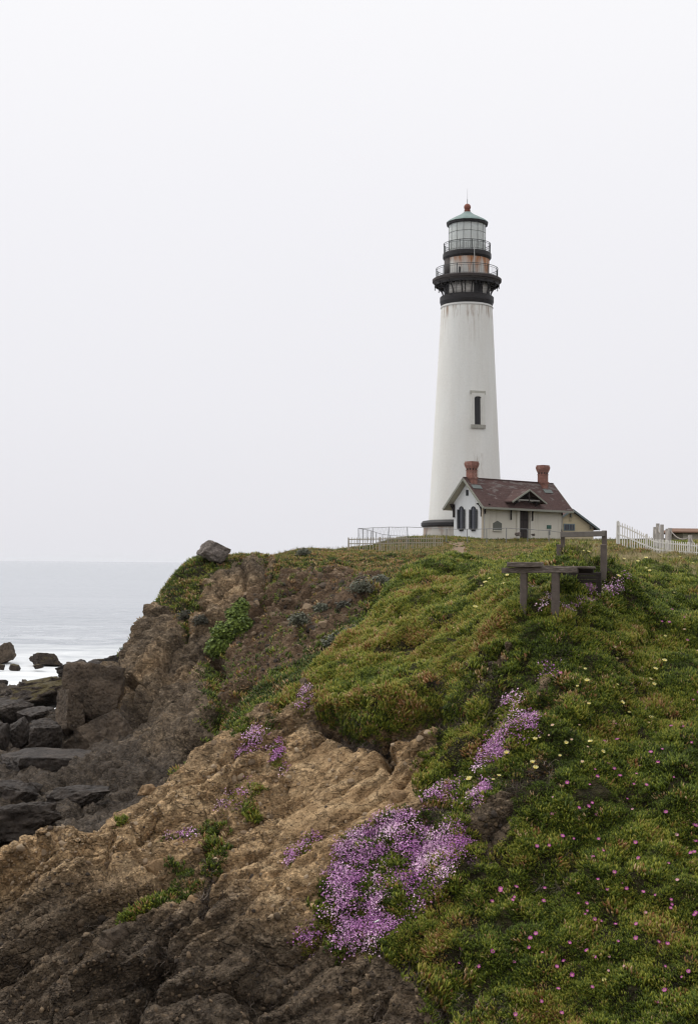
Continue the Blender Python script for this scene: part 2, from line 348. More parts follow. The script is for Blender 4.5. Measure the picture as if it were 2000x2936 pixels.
# far side: chute, bowl, headland
rock_f = region([(250,2300),(250,1900),(345,1885),(420,1800),(470,1740),(520,1720),(585,1660),(680,1618),(775,1616),(772,1700),(700,1780),(650,1840),(665,1950),(645,2080),(560,2200)], 10, F_)
rock_f = np.maximum(rock_f, region([(775,1690),(830,1655),(900,1645),(1000,1640),(1080,1660),(1125,1672),(1110,1690),(1068,1732),(1012,1783),(983,1817),(926,1851),(841,1908),(756,1944),(690,2015),(655,2060),(650,1980),(655,1890),(650,1820),(700,1740)], 12, F_)*0.92)
rock_f = np.maximum(rock_f, region([(1295,1560),(1330,1556),(1345,1600),(1372,1628),(1330,1640),(1310,1600)], 6, F_))
shore = sstep(2.2, 1.4, TZ)*F_; rock_f = np.maximum(rock_f, shore)
moss_f = np.maximum(along([(100,1965),(160,1945),(230,1915),(290,1900)], 12, F_), along([(600,1900),(630,1990),(625,2080)], 20, F_)*0.8)
moss_f = np.maximum(moss_f, region([(455,1735),(500,1660),(545,1620),(640,1612),(690,1625),(600,1655),(585,1720),(540,1790),(530,1830),(500,1760)], 14, F_)*0.8)
veg = np.where(NEARM, np.maximum(1-rock_n, tuft_n*0.6), np.maximum(1-rock_f, moss_f))
BARE = region([(1285,1560),(1332,1555),(1352,1600),(1385,1632),(1335,1652),(1302,1602)], 6, F_); veg *= 1-BARE
veg = np.clip(veg, 0, 1)
# normals of the smooth ground
def normals(X):
    a = np.gradient(X, axis=1); b = np.gradient(X, axis=0); n = np.cross(a, b); n /= np.linalg.norm(n, axis=-1, keepdims=True)+1e-12
    return n*np.sign(n[..., 2:3]+1e-9)
TN = normals(T)
rockm = 1-veg; dist_fade = np.clip(_Q2/24, 1, 3.2)
# strata run up towards the right across the face: stretch the noise along that bedding
bed = np.array([0.80, 0.30, 0.52]); bed /= np.linalg.norm(bed)
tb = (T@bed)[..., None]; TS = T-0.76*tb*bed
nb = T[..., 2]*0.80-T[..., 0]*0.50+T[..., 1]*0.33
warp = fbm(T, 0.45, 3, seed=21)*0.55
lay = (nb+warp)/0.62; lf = lay-np.floor(lay); step1 = np.minimum(lf/0.82, (1-lf)/0.18)          # ledges with undercut backs
lay2 = (nb+warp*1.3)/0.21; lf2 = lay2-np.floor(lay2); step2 = np.minimum(lf2/0.78, (1-lf2)/0.22)
_k = NEAR_ROWS+4
def nearf(fn, X, *a): o = np.zeros(X.shape[:2], np.float32); o[:_k] = fn(X[:_k], *a); return o
def farf(fn, X, *a): o = np.zeros(X.shape[:2], np.float32); o[_k-8:] = fn(X[_k-8:], *a); return o
d_near = 0.26*nearf(ridged, TS, 0.55, 4, 0.55, 7)+0.11*nearf(fbm, TS, 1.9, 4, 0.55, 8)+0.075*nearf(ridged, T, 3.6, 4, 0.62, 9)+0.05*np.abs(nearf(fbm, T, 2.4, 3, 0.6, 19))+0.24*(step1-0.5)*(0.35+0.65*sstep(-0.1, 0.35, nearf(fbm, T, 0.6, 2, 0.5, 23)))+0.05*(step2-0.5)
d_far = 0.85*farf(ridged, T*np.array([1, 1, 0.55]), 0.17, 5, 0.55, 10)+0.35*farf(fbm, TS, 0.7, 4, 0.55, 11)+0.10*farf(ridged, T, 1.9, 2, 0.6, 12)+0.22*(step1-0.5)
_rk = rockm[:_k] > 0.02; _bl = np.zeros(T.shape[:2], np.float32); _q = T[:_k][_rk]; _qs = TS[:_k][_rk]
_wv = np.stack([fbm(_q, 0.9, 2, seed=70), fbm(_q, 0.9, 2, seed=71), fbm(_q, 0.9, 2, seed=72)], -1)*0.35
_b = np.zeros(T[:_k].shape[:2], np.float32); _b[_rk] = 0.50*blocks(_qs+_wv*0.4, 0.75, 1)+0.17*blocks(_qs+_wv*0.3, 2.2, 2)+0.045*blocks(_q+_wv*0.15, 6.0, 3); _bl[:_k] = _b
d_near = d_near*0.7+_bl
_rk = rockm[_k-8:] > 0.02; _rk &= (_Q2[_k-8:] < 112); _q = T[_k-8:][_rk]; _wv = np.stack([fbm(_q, 0.3, 2, seed=73), fbm(_q, 0.3, 2, seed=74), fbm(_q, 0.3, 2, seed=75)], -1)*0.8
_b = np.zeros(T[_k-8:].shape[:2], np.float32); _b[_rk] = 0.60*blocks(_q*np.array([1, 1, 0.45])+_wv, 0.26, 4)+0.30*blocks(_q+_wv, 0.85, 5)+0.14*blocks(_q+_wv*0.3, 2.2, 6); _bl = np.zeros(T.shape[:2], np.float32); _bl[_k-8:] = _b
d_far = d_far*0.75+_bl
SLAB = region([(860,2180),(960,2130),(1060,2160),(1190,2270),(1200,2300),(1080,2370),(930,2420),(830,2400),(820,2280)], 40, N_)   # smoother bedded slab
d_near = d_near*(1-0.6*SLAB)
d_shore = 0.8*_bl+0.45*farf(ridged, T, 0.42, 4, 0.5, 13)+0.25*farf(fbm, T, 1.3, 3, 0.55, 14)
disp_rock = np.where(NEARM, d_near, d_far*(1-shore)+d_shore*shore)
disp_rock = disp_rock*sstep(300, 130, _Q2)
hump = np.where(NEARM, 0.24*nearf(fbm, T, 0.75, 3, 0.5, 15)+0.12*nearf(fbm, T, 2.4, 3, 0.55, 16), 0.30*farf(fbm, T, 0.4, 3, 0.5, 17)+0.14*farf(fbm, T, 1.2, 3, 0.55, 18))*sstep(120, 70, _Q2)
D_ = disp_rock*rockm+(hump+np.where(NEARM, 0.10, 0.0))*veg
CREASES = [([(930,2075),(1040,2112),(1090,2122),(1180,2090),(1250,2055)], 22, -0.85), ([(1100,2150),(1125,2200)], 15, -0.75), ([(1000,2095),(1010,2140)], 12, -0.35),
  ([(0,2790),(100,2720),(240,2640),(330,2600)], 9, -0.30), ([(20,2900),(110,2830),(250,2700)], 10, -0.38), ([(360,2990),(440,2810),(475,2710),(560,2650),(640,2600)], 17, -0.65), ([(120,2960),(260,2880),(420,2790),(480,2750)], 8, -0.35),
  ([(600,2470),(596,2560),(586,2670)], 7, -0.22), ([(325,2385),(312,2450),(300,2520)], 8, -0.18), ([(700,2105),(660,2190),(635,2245)], 5, -0.14), ([(812,2235),(818,2345)], 4, -0.12),
  ([(930,2305),(1010,2250),(1110,2195)], 3.5, -0.10), ([(825,2290),(865,2250),(905,2205)], 3.5, -0.10), ([(905,2410),(985,2355),(1060,2320),(1140,2275),(1200,2245)], 4.5, -0.14), ([(1050,2280),(1110,2240)], 3, -0.07),
  ([(0,2560),(90,2490),(160,2440)], 7, -0.18), ([(480,2560),(560,2600),(650,2560),(800,2580)], 8, -0.16), ([(470,2900),(620,2850),(760,2870)], 11, -0.30), ([(700,2720),(820,2760),(900,2720)], 8, -0.2), ([(1180,2760),(1240,2860),(1300,2936)], 16, -0.45), ([(1120,2860),(1090,2936)],14,-0.4),
  ([(1600,2540),(1640,2480)], 17, -0.40), ([(1335,2780),(1350,2860),(1365,2960)], 17, -0.55), ([(1440,2950),(1420,2880)], 14, -0.35), ([(1385,1950),(1350,2000),(1330,2060),(1260,2080)], 15, -0.40), ([(1290,1990),(1270,2040)], 13, -0.28), ([(1400,2080),(1420,1990),(1430,1960)], 12, -0.25), ([(1550,2230),(1600,2220)], 12, -0.2), ([(1480,2260),(1560,2250)], 12, -0.22), ([(1800,1870),(1850,1840)], 14, -0.2), ([(1640,1800),(1760,1820)],14,-0.12), ([(1880,2750),(1900,2700)],12,-0.22), ([(1230,2330),(1360,2350),(1480,2300)], 9, -0.25), ([(1350,2480),(1440,2470)],8,-0.3)]
for l_, w_, a_ in CREASES: D_ += a_*along(l_, w_, N_, PX+wx*0.6, PY+wy*0.6)
FCREASES = [([(605,1862),(625,1900),(650,1960)], 22, -1.3), ([(640,1990),(620,2090)], 14, -0.8), ([(560,2180),(640,2125),(700,2080)], 15, -1.0), ([(480,1960),(430,2030),(365,2085)], 8, 0.95), ([(500,1975),(445,2045),(380,2110)], 8, -0.9), ([(345,1890),(352,1950),(395,1985)], 8, -0.6),
  ([(395,1990),(340,2060),(255,2110)], 8, -0.6), ([(690,1640),(712,1700),(705,1790)], 7, -0.5), ([(760,1620),(766,1700),(735,1770)], 7, -0.4), ([(545,1720),(535,1800),(520,1850)], 9, -0.5), ([(640,1700),(620,1760)], 8, -0.4), ([(470,1850),(455,1940)], 7, -0.35), ([(560,1890),(545,2000),(560,2080)], 8, -0.35),([(200,2260),(330,2220),(420,2200)], 9, -0.7)]
for l_, w_, a_ in FCREASES: D_ += a_*along(l_, w_, F_, PX+wx*0.5, PY+wy*0.5)
D_ *= 1-BARE
# sharper ledge where the mat hangs over the face
LIPD = along([(935,2030),(1040,2048),(1140,2028),(1250,2000)], 16, N_); D_ += 0.28*LIPD
T = T+TN*D_[..., None]; TN2 = normals(T)
# rock types, with shade also painted into the lower near face
tan_a = np.where(NEARM, np.clip(region([(-900,2500),(300,2300),(640,2080),(1300,2040),(1300,2420),(1000,2700),(760,2650),(620,2560),(420,2560),(250,2520),(100,2560),(-900,2700)], 120, N_)+0.25*fbm(T, 0.9, 3, seed=30), 0, 1),
     np.clip(0.15+0.6*fbm(T, 0.35, 3, seed=31), 0, 1)*(1-shore))
wet_shade_a = np.where(NEARM, region([(-900,2750),(0,2760),(250,2720),(420,2640),(500,2700),(600,2760),(800,2820),(1000,2870),(1250,2900),(1300,3400),(-900,3400)], 130, N_)*0.72+sstep(-8.0+CAMZ, -8.7+CAMZ, TZ), sstep(2.1, 0.9, TZ+0.5*fbm(T, 0.5, 2, seed=32)))  # tidal damp, plus deep shade painted at the near cliff foot
scree_a = region([(775,1690),(830,1655),(900,1645),(1000,1640),(1080,1660),(1125,1672),(1110,1690),(1068,1732),(1012,1783),(983,1817),(926,1851),(841,1908),(756,1944),(690,2015),(655,2060),(650,1980),(655,1890),(650,1820),(700,1740)], 18, F_)

def m_terrain():
    m = Mat('cliff_ground'); P = m.pos()
    va, ta, wa, sa = m.attr('veg'), m.attr('tan'), m.attr('wet'), m.attr('scree')  # the third mask also holds shade painted low on the near face
    warp_ = m.mapping(P, (1.0, 1.0, 1.0)); bedv = m.mapping(P, (0.5, 1.0, 1.6), (0, R(32), R(-20)))
    n1 = m.noise(P, 0.9, 6, 0.6, 0.6); n2 = m.noise(P, 6.0, 6, 0.65); n3 = m.noise(bedv, 2.2, 8, 0.68, 0.8); n4 = m.noise(P, 38, 4, 0.7)
    peb = m.voro(P, 11, 'F1'); pebc = m.voro(P, 11, 'F1', 'Color'); peb2 = m.voro(P, 26, 'F1'); pebc2 = m.voro(P, 26, 'F1', 'Color')
    tan = m.ramp(n3, (0.25, (0.15, 0.092, 0.046)), (0.42, (0.335, 0.216, 0.110)), (0.58, (0.50, 0.345, 0.190)), (0.78, (0.64, 0.48, 0.29)))
    grey = m.ramp(n3, (0.25, (0.050, 0.038, 0.027)), (0.5, (0.150, 0.112, 0.075)), (0.75, (0.29, 0.225, 0.155)))
    rock = m.mix(m.math('ADD', ta, m.math('MULTIPLY_ADD', n1, 0.9, -0.45), clamp=True), grey, tan)
    pv = m.ramp(pebc, (0.0, 0.45), (0.7, 1.1), (1.0, 1.9)); pv2 = m.ramp(pebc2, (0.0, 0.45), (0.7, 1.1), (1.0, 1.9))
    gr_ = m.math('MULTIPLY_ADD', m.attr('slab'), -0.45, 0.62); rock = m.mix(gr_, rock, pv, 'MULTIPLY'); rock = m.mix(gr_, rock, pv2, 'MULTIPLY')
    rock = m.mix(0.6, rock, m.ramp(n2, (0.3, 0.6), (0.7, 1.4)), 'MULTIPLY')
    wv = m.n('ShaderNodeVectorMath', operation='ADD'); nz = m.n('ShaderNodeTexNoise', Scale=1.6, Detail=4.0); m.l(P, nz.inputs['Vector']); sc_ = m.n('ShaderNodeVectorMath', operation='SCALE'); sc_.inputs['Scale'].default_value = 0.9; m.l(nz.outputs['Color'], sc_.inputs[0]); m.l(bedv, wv.inputs[0]); m.l(sc_.outputs[0], wv.inputs[1])
    ck1 = m.ramp(m.voro(wv.outputs[0], 1.1, 'DISTANCE_TO_EDGE'), (0.0, 0.0), (0.035, 1.0)); ck2 = m.ramp(m.voro(wv.outputs[0], 3.3, 'DISTANCE_TO_EDGE'), (0.0, 0.0), (0.05, 1.0))
    gate = m.ramp(m.noise(P, 0.7, 3), (0.42, 1.0), (0.58, 0.0)); ck = m.math('MULTIPLY', m.math('MAXIMUM', ck1, gate), m.math('MAXIMUM', ck2, m.ramp(m.noise(P, 1.1, 3), (0.42, 0.0), (0.56, 1.0))))
    rock = m.mix(0.7, rock, m.ramp(ck, (0, 0.42), (1, 1.0)), 'MULTIPLY')
    brown = m.ramp(n2, (0.3, (0.060, 0.036, 0.020)), (0.55, (0.125, 0.078, 0.045)), (0.75, (0.25, 0.165, 0.10)))
    rock = m.mix(m.math('MULTIPLY', sa, 0.85), rock, brown)
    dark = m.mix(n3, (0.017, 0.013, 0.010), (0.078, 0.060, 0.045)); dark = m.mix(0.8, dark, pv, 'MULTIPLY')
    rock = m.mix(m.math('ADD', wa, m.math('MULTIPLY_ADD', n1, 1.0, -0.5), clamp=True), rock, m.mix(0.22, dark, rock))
    rock = m.mix(m.attr('path'), rock, m.mix(n2, (0.22, 0.15, 0.10), (0.36, 0.27, 0.19)))
    soil = m.ramp(n2, (0.3, (0.018, 0.016, 0.008)), (0.6, (0.045, 0.038, 0.016)), (0.8, (0.085, 0.062, 0.03)))
    va2 = m.math('ADD', va, m.math('MULTIPLY_ADD', n2, 0.7, -0.35)); va2 = m.ramp(va2, (0.40, 0.0), (0.60, 1.0))
    col = m.mix(va2, rock, soil)
    h = m.math('ADD', m.math('MULTIPLY', n3, 1.0), m.math('MULTIPLY', n2, 0.35))
    b1 = m.bump(h, 0.9, 0.13); b2 = m.bump(m.math('SUBTRACT', 1.0, peb), 0.9, 0.06, b1); b3 = m.bump(m.math('SUBTRACT', 1.0, peb2), 0.85, 0.03, b2); b4 = m.bump(n4, 0.7, 0.014, m.bump(ck, 0.9, 0.05, b3))
    return m.done(col, m.ramp(wa, (0, 0.92), (1, 0.72)), b4, 0.2)
M_TERR = m_terrain()
k = NEAR_ROWS
def part_attrs(sl): return {'veg': veg[sl], 'tan': tan_a[sl], 'wet': np.clip(wet_shade_a[sl], 0, 1), 'scree': scree_a[sl], 'path': BARE[sl], 'slab': SLAB[sl]}  # 'wet' holds tidal damp and the shade painted low on the near face
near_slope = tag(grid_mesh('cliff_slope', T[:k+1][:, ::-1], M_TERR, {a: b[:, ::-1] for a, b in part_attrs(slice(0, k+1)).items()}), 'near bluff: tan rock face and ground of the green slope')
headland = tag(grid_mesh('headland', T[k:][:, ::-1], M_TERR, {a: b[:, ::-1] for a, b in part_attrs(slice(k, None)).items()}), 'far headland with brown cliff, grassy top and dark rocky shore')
def ground(x, y):                 # finished ground height under a point
    a = (np.arctan2(x, y)-AZ[0])/(AZ[1]-AZ[0]); r_ = math.hypot(x, y); j = int(np.clip(np.searchsorted(RR, r_)-1, 0, len(RR)-2)); i = int(np.clip(a, 0, len(AZ)-2))
    u, v = a-i, (r_-RR[j])/(RR[j+1]-RR[j]); Z = T[..., 2]
    return float((1-v)*((1-u)*Z[j, i]+u*Z[j, i+1])+v*((1-u)*Z[j+1, i]+u*Z[j+1, i+1]))

# the rest of the coast round the eye: the bluff one stands on, and open shore to either side
def coast_around():
    m = 110; az = np.linspace(R(23), R(337), m); rr = np.concatenate([np.linspace(0.3, 13, 36), np.linspace(13.4, 60, 70), np.linspace(64, 262, 40)])
    A, Q = np.meshgrid(az, rr); zr = np.interp(rr, RR, height(RR*math.sin(AZ[-1]), RR*math.cos(AZ[-1]))); zl = np.interp(rr, RR, height(RR*math.sin(AZ[0]), RR*math.cos(AZ[0])))
    zin = np.interp(rr, [0, 2.6, 5, 9, 13], [-1.65, -1.7, -4.6, -8.0, -8.6])+CAMZ; zr = np.where(rr < 13, zin, zr); zl = np.where(rr < 13, zin, zl)
    zb = np.full(len(rr), CAMZ-1.65); zb = zb+np.minimum(rr*0.03, 3)
    wr = sstep(R(95), R(35), A); wl = sstep(R(262), R(318), A); Z = (1-wr-wl)*zb[:, None]+wr*zr[:, None]+wl*zl[:, None]
    X = np.stack([Q*np.sin(A), Q*np.cos(A), Z], -1); X[..., 2] += 0.25*fbm(X, 0.4, 3)*sstep(3, 8, Q)*np.clip(np.minimum(A-az[0], az[-1]-A)/0.1, 0, 1)
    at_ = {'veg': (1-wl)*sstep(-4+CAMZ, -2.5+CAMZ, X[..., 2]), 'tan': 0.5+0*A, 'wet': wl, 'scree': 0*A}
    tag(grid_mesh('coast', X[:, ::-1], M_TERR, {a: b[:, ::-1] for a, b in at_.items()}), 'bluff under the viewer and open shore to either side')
    a2 = np.linspace(AZ[0], AZ[-1], 60); r2 = np.linspace(0.3, 13.1, 40); A, Q = np.meshgrid(a2, r2)
    Z = np.interp(Q, [0, 2.6, 5, 9, 13], [-1.65, -1.7, -4.6, -8.0, -8.6])+CAMZ; X = np.stack([Q*np.sin(A), Q*np.cos(A), Z-0.05], -1)
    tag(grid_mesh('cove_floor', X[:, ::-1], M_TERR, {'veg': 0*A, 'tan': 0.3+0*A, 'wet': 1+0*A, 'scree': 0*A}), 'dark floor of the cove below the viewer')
coast_around()

# ------------------------------------------------------------------ sea
def m_sea():
    m = Mat('sea_water'); P = m.pos()
    sep = m.n('ShaderNodeSeparateXYZ'); m.l(P, sep.inputs[0])
    v1 = m.mapping(P, (0.25, 0.9, 1), (0, 0, R(14))); v2 = m.mapping(P, (0.02, 0.11, 1), (0, 0, R(8)))
    chop = m.noise(v1, 0.9, 5, 0.6, 0.4); swell = m.noise(v2, 1.0, 4, 0.55)
    big = m.noise(m.mapping(P, (0.0035, 0.022, 1), (0, 0, R(5))), 1.0, 3)
    base = m.mix(big, (0.24, 0.27, 0.30), (0.36, 0.385, 0.42))
    # foam: churned white water close in, streaks farther out
    fo1 = m.noise(m.mapping(P, (0.10, 0.20, 1), (0, 0, R(-12))), 1.0, 8, 0.75, 1.2); fo2 = m.noise(m.mapping(P, (0.035, 0.16, 1), (0, 0, R(6))), 1.0, 5, 0.6, 0.5)
    inshore = m.ramp(m.math('MULTIPLY', sep.outputs['Y'], 0.004), (0.40, 1.0), (0.49, 0.88), (0.57, 0.50), (0.80, 0.17), (0.98, 0.0))
    f = m.math('ADD', m.math('MULTIPLY', fo1, 0.5), m.math('MULTIPLY', fo2, 0.5))
    foam = m.math('MULTIPLY_ADD', inshore, 0.37, m.math('SUBTRACT', f, 0.5)); foam = m.ramp(foam, (0.12, 0.0), (0.25, 0.38), (0.34, 0.62), (0.50, 1.0))
    col = m.mix(foam, base, (0.82, 0.84, 0.84))
    b1 = m.bump(swell, 0.6, 1.2); b2 = m.bump(chop, 0.6, 0.25, b1)
    return m.done(col, m.math('MULTIPLY_ADD', foam, 0.5, 0.22), b2, 0.5)
def sea():
    ys = np.concatenate([np.linspace(-300, 60, 6), np.linspace(70, 260, 260), np.geomspace(265, 30000, 60)]); xs = np.concatenate([-np.geomspace(20000, 65, 24), np.linspace(-62, 20, 190), np.geomspace(24, 20000, 20)])
    X, Y = np.meshgrid(xs, ys); P = np.stack([X*0.07, Y*0.22, 0*X], -1); near = sstep(420, 120, np.hypot(X, Y))
    Z = near*(0.16*fbm(P, 1.0, 3)+0.10*fbm(np.stack([X*0.3, Y*0.8, 0*X], -1), 1.0, 2, seed=4))
    tag(grid_mesh('sea', np.stack([X, Y, Z], -1), m_sea()), 'pale grey sea with white surf close to the rocks')
sea()

# ------------------------------------------------------------------ ground cover
PX2, PY2 = to_px(T)
def hit(px, py, rmin=0.0, rmax=1e9):   # ground point seen along a line of sight
    s = (np.abs(PX2-px) < 7) & (np.abs(PY2-py) < 7) & (_Q2 > rmin) & (_Q2 < rmax)
    if not s.any(): s = (np.abs(PX2-px) < 30) & (np.abs(PY2-py) < 30) & (_Q2 > rmin) & (_Q2 < rmax)
    if not s.any(): return None, None
    q = _Q2[s]; d = np.hypot(PX2[s]-px, PY2[s]-py); i = np.argmin(d+np.clip(q-q.min()-1.0, 0, None)*50); return T[s][i], TN2[s][i]
_ca = np.linalg.norm(np.cross(T[1:, :-1]-T[:-1, :-1], T[:-1, 1:]-T[:-1, :-1]), axis=-1)
def cells(w): return 0.25*(w[1:, 1:]+w[1:, :-1]+w[:-1, 1:]+w[:-1, :-1])
def sample(w, n):                 # n points over the ground, as dense as the weight w says
    p = (_ca*w).ravel(); n = int(n); c = np.cumsum(p); i = np.searchsorted(c, RNG.random(n)*c[-1]); j, k = np.unravel_index(i, _ca.shape)
    u, v = RNG.random((n, 1)), RNG.random((n, 1))
    P = (1-v)*((1-u)*T[j, k]+u*T[j, k+1])+v*((1-u)*T[j+1, k]+u*T[j+1, k+1]); return P, TN2[j, k], j, k
def eulers(D, spin):              # rotation that points Z along D, spun about it
    z = D/np.linalg.norm(D, axis=1, keepdims=True); a = np.where(np.abs(z[:, :1]) < 0.9, [[1.0, 0, 0]], [[0, 1.0, 0]])
    x = np.cross(a, z); x /= np.linalg.norm(x, axis=1, keepdims=True); y = np.cross(z, x); c, s = np.cos(spin)[:, None], np.sin(spin)[:, None]
    X = x*c+y*s; Y = np.cross(z, X); b = -np.arcsin(np.clip(X[:, 2], -1, 1)); return np.stack([np.arctan2(Y[:, 2], z[:, 2]), b, np.arctan2(X[:, 1], X[:, 0])], 1)
def scatter(name, label, P, D, scale, tint, protos, mat=None):
    n = len(P); me = bpy.data.meshes.new(name); me.vertices.add(n); me.vertices.foreach_set('co', np.ascontiguousarray(P, np.float32).ravel())
    for k_, ty, v in (('rot', 'FLOAT_VECTOR', eulers(D, RNG.random(n)*6.283)), ('size', 'FLOAT', scale), ('tint', 'FLOAT', tint), ('pick', 'INT', RNG.integers(0, len(protos), n))):
        a = me.attributes.new(k_, ty, 'POINT'); a.data.foreach_set('vector' if ty == 'FLOAT_VECTOR' else 'value', np.ascontiguousarray(v, np.int32 if ty == 'INT' else np.float32).ravel())
    o = bpy.data.objects.new(name, me); COL.objects.link(o)
    src = bpy.data.collections.new(name+'_pieces')
    for p in protos: src.objects.link(p)
    g = bpy.data.node_groups.new(name+'_scatter', 'GeometryNodeTree'); g.interface.new_socket('Geometry', in_out='INPUT', socket_type='NodeSocketGeometry'); g.interface.new_socket('Geometry', in_out='OUTPUT', socket_type='NodeSocketGeometry')
    N = g.nodes.new; gi, go = N('NodeGroupInput'), N('NodeGroupOutput'); ip = N('GeometryNodeInstanceOnPoints'); ci = N('GeometryNodeCollectionInfo'); er = N('FunctionNodeEulerToRotation')
    ci.inputs['Collection'].default_value = src; ci.inputs['Separate Children'].default_value = True; ci.inputs['Reset Children'].default_value = True; ip.inputs['Pick Instance'].default_value = True
    def na(k_, ty):
        q = N('GeometryNodeInputNamedAttribute'); q.data_type = ty; q.inputs['Name'].default_value = k_; return q.outputs['Attribute']
    ln = g.links.new; ln(gi.outputs[0], ip.inputs['Points']); ln(ci.outputs[0], ip.inputs['Instance']); ln(na('rot', 'FLOAT_VECTOR'), er.inputs[0]); ln(er.outputs[0], ip.inputs['Rotation'])
    ln(na('size', 'FLOAT'), ip.inputs['Scale']); ln(na('pick', 'INT'), ip.inputs['Instance Index']); ln(ip.outputs[0], go.inputs[0])
    md = o.modifiers.new('scatter', 'NODES'); md.node_group = g; tag(o, label, kind='stuff'); return o
def proto(mb, name, mat, var=None, smooth=True):
    me = bpy.data.meshes.new(name); me.from_pydata([tuple(map(float, v)) for v in mb.V], [], mb.F); me.materials.append(mat)
    if smooth: me.polygons.foreach_set('use_smooth', [True]*len(me.polygons))
    if var is not None:
        a = me.attributes.new('leaf', 'FLOAT', 'POINT'); a.data.foreach_set('value', np.array(var, np.float32))
    me.update(); return bpy.data.objects.new(name, me)
def finger_leaf(mb, var, base, d, ln, w, curl, val):
    d = Vector(d).normalized(); s = d.cross(Vector((0, 0, 1))); s = s.normalized() if s.length > 1e-3 else Vector((1, 0, 0)); u = s.cross(d); p = Vector(base); V = []
    mid = p+d*ln*0.55; tip = mid+(d+Vector((0, 0, curl))).normalized()*ln*0.45
    for q, k_ in ((p, 0.75), (mid, 1.0)): V += [q+s*w*k_, q-s*w*k_, q-u*w*k_*1.3]
    V.append(tip); mb.add(V, [(0, 1, 4, 3), (1, 2, 5, 4), (2, 0, 3, 5), (3, 4, 6), (4, 5, 6), (5, 3, 6)]); var += [val]*7
def tuft(seed, n=20, rad=0.08, ln=(0.04, 0.078), w=0.0092, up=1.15):
    rd = random.Random(seed); mb = MB(); var = []
    for i in range(n):
        a = rd.uniform(0, 6.283); r_ = rad*math.sqrt(rd.random()); out = rd.uniform(0.15, 1.0)
        finger_leaf(mb, var, (r_*math.cos(a), r_*math.sin(a), rd.uniform(-0.03, 0.01)), (out*math.cos(a), out*math.sin(a), up*rd.uniform(0.6, 1.3)), rd.uniform(*ln), w*rd.uniform(0.8, 1.25), rd.uniform(0.1, 0.8), rd.random())
    return mb, var
def m_leafy(name, stops, rough=0.5, spec=0.18, leafvar=0.35, trans=0.0):
    m = Mat(name); t = m.attr('tint', 'INSTANCER'); lv = m.attr('leaf')
    f = m.math('ADD', t, m.math('MULTIPLY_ADD', lv, leafvar, -leafvar/2), clamp=True)
    c = m.ramp(f, *stops); c = m.mix(0.6, c, m.ramp(lv, (0, 0.5), (1, 1.45)), 'MULTIPLY')
    return m.done(c, rough, None, spec)
M_ICE = m_leafy('iceplant_leaf', ((0.0, (0.028, 0.044, 0.007)), (0.3, (0.096, 0.134, 0.014)), (0.52, (0.225, 0.235, 0.030)), (0.68, (0.25, 0.20, 0.045)), (0.8, (0.20, 0.085, 0.032)), (0.9, (0.30, 0.17, 0.075)), (1.0, (0.42, 0.31, 0.17))))
M_GRASS = m_leafy('grass_blade', ((0.0, (0.055, 0.075, 0.02)), (0.4, (0.14, 0.15, 0.05)), (0.7, (0.33, 0.27, 0.13)), (1.0, (0.48, 0.40, 0.24))), 0.7, 0.2)
M_ROSE = m_leafy('pink_flower_mat', ((0.0, (0.25, 0.075, 0.24)), (0.35, (0.44, 0.18, 0.42)), (0.7, (0.62, 0.36, 0.57)), (1.0, (0.80, 0.60, 0.72))), 0.6, 0.2, 0.5)
M_DEAD = m_leafy('dead_stem', ((0.0, (0.035, 0.028, 0.022)), (0.5, (0.10, 0.078, 0.062)), (1.0, (0.26, 0.22, 0.18))), 0.9, 0.1, 0.6)
ICE = [proto(*(lambda t: (t[0], 'iceplant_tuft', M_ICE, t[1]))(tuft(i))) for i in range(6)]
ICE_LOW = [proto(*(lambda t: (t[0], 'iceplant_low_tuft', M_ICE, t[1]))(tuft(20+i, 16, 0.09, (0.04, 0.08), 0.008, 0.45))) for i in range(4)]
near_w = cells(veg*(NEARM & (_Q2 > 17.5) & (np.abs(_A2) < R(23))))
gn = fbm(T, 0.55, 4, 0.6, 40); gn2 = fbm(T, 1.9, 3, 0.6, 41)
mound = region([(800,1990),(1000,1760),(1250,1640),(1420,1660),(1480,1760),(1450,1850),(1380,1900),(1300,2000),(1150,2060),(1000,2080),(900,2060)], 40, N_)
brightr = region([(1700,2936),(1500,2936),(1600,2700),(1700,2500),(1850,2350),(2100,2200),(2400,2936)], 90, N_)
redness = np.clip(LIPD*0.8+along([(940,2040),(900,1975),(760,2050)], 26, N_)*1.5+tuft_n*0.7+0.75*region([(1260,2330),(1270,2260),(1420,2230),(1560,2170),(1600,2230),(1480,2270)], 22, N_)+0.5*region([(1500,2000),(1560,1950),(1800,1880),(1830,1930),(1700,2000),(1560,2060)], 40, N_)+0.5*sstep(0.25, 0.5, gn2+0.3*gn), 0, 1)
tint_field = 0.25+0.26*gn+0.20*gn2+0.16*mound+0.10*brightr
n_ice = 205000
P, Nn, j, k_ = sample(near_w, n_ice); tf = tint_field[j, k_]+RNG.normal(0, 0.10, n_ice); rd_ = RNG.random(n_ice)
tf = np.where(rd_ < redness[j, k_]*0.22, RNG.uniform(0.66, 0.9, n_ice), tf); tf = np.where(rd_ > 0.982, RNG.uniform(0.82, 1.0, n_ice), tf); tf = np.clip(tf, 0.02, 1)
Dv = Nn*0.55+np.array([0, 0, 0.6])+RNG.normal(0, 0.16, (n_ice, 3))
ok = (fbm(P, 1.5, 3, seed=44) > -0.24) | (rd_ < 0.2)
scatter('iceplant', 'thick green iceplant mat covering the near slope', (P-Nn*0.015)[ok], Dv[ok], (RNG.uniform(0.75, 1.45, n_ice)*(0.95+0.7*gn2[j, k_]))[ok], tf[ok], ICE+ICE_LOW[:1])
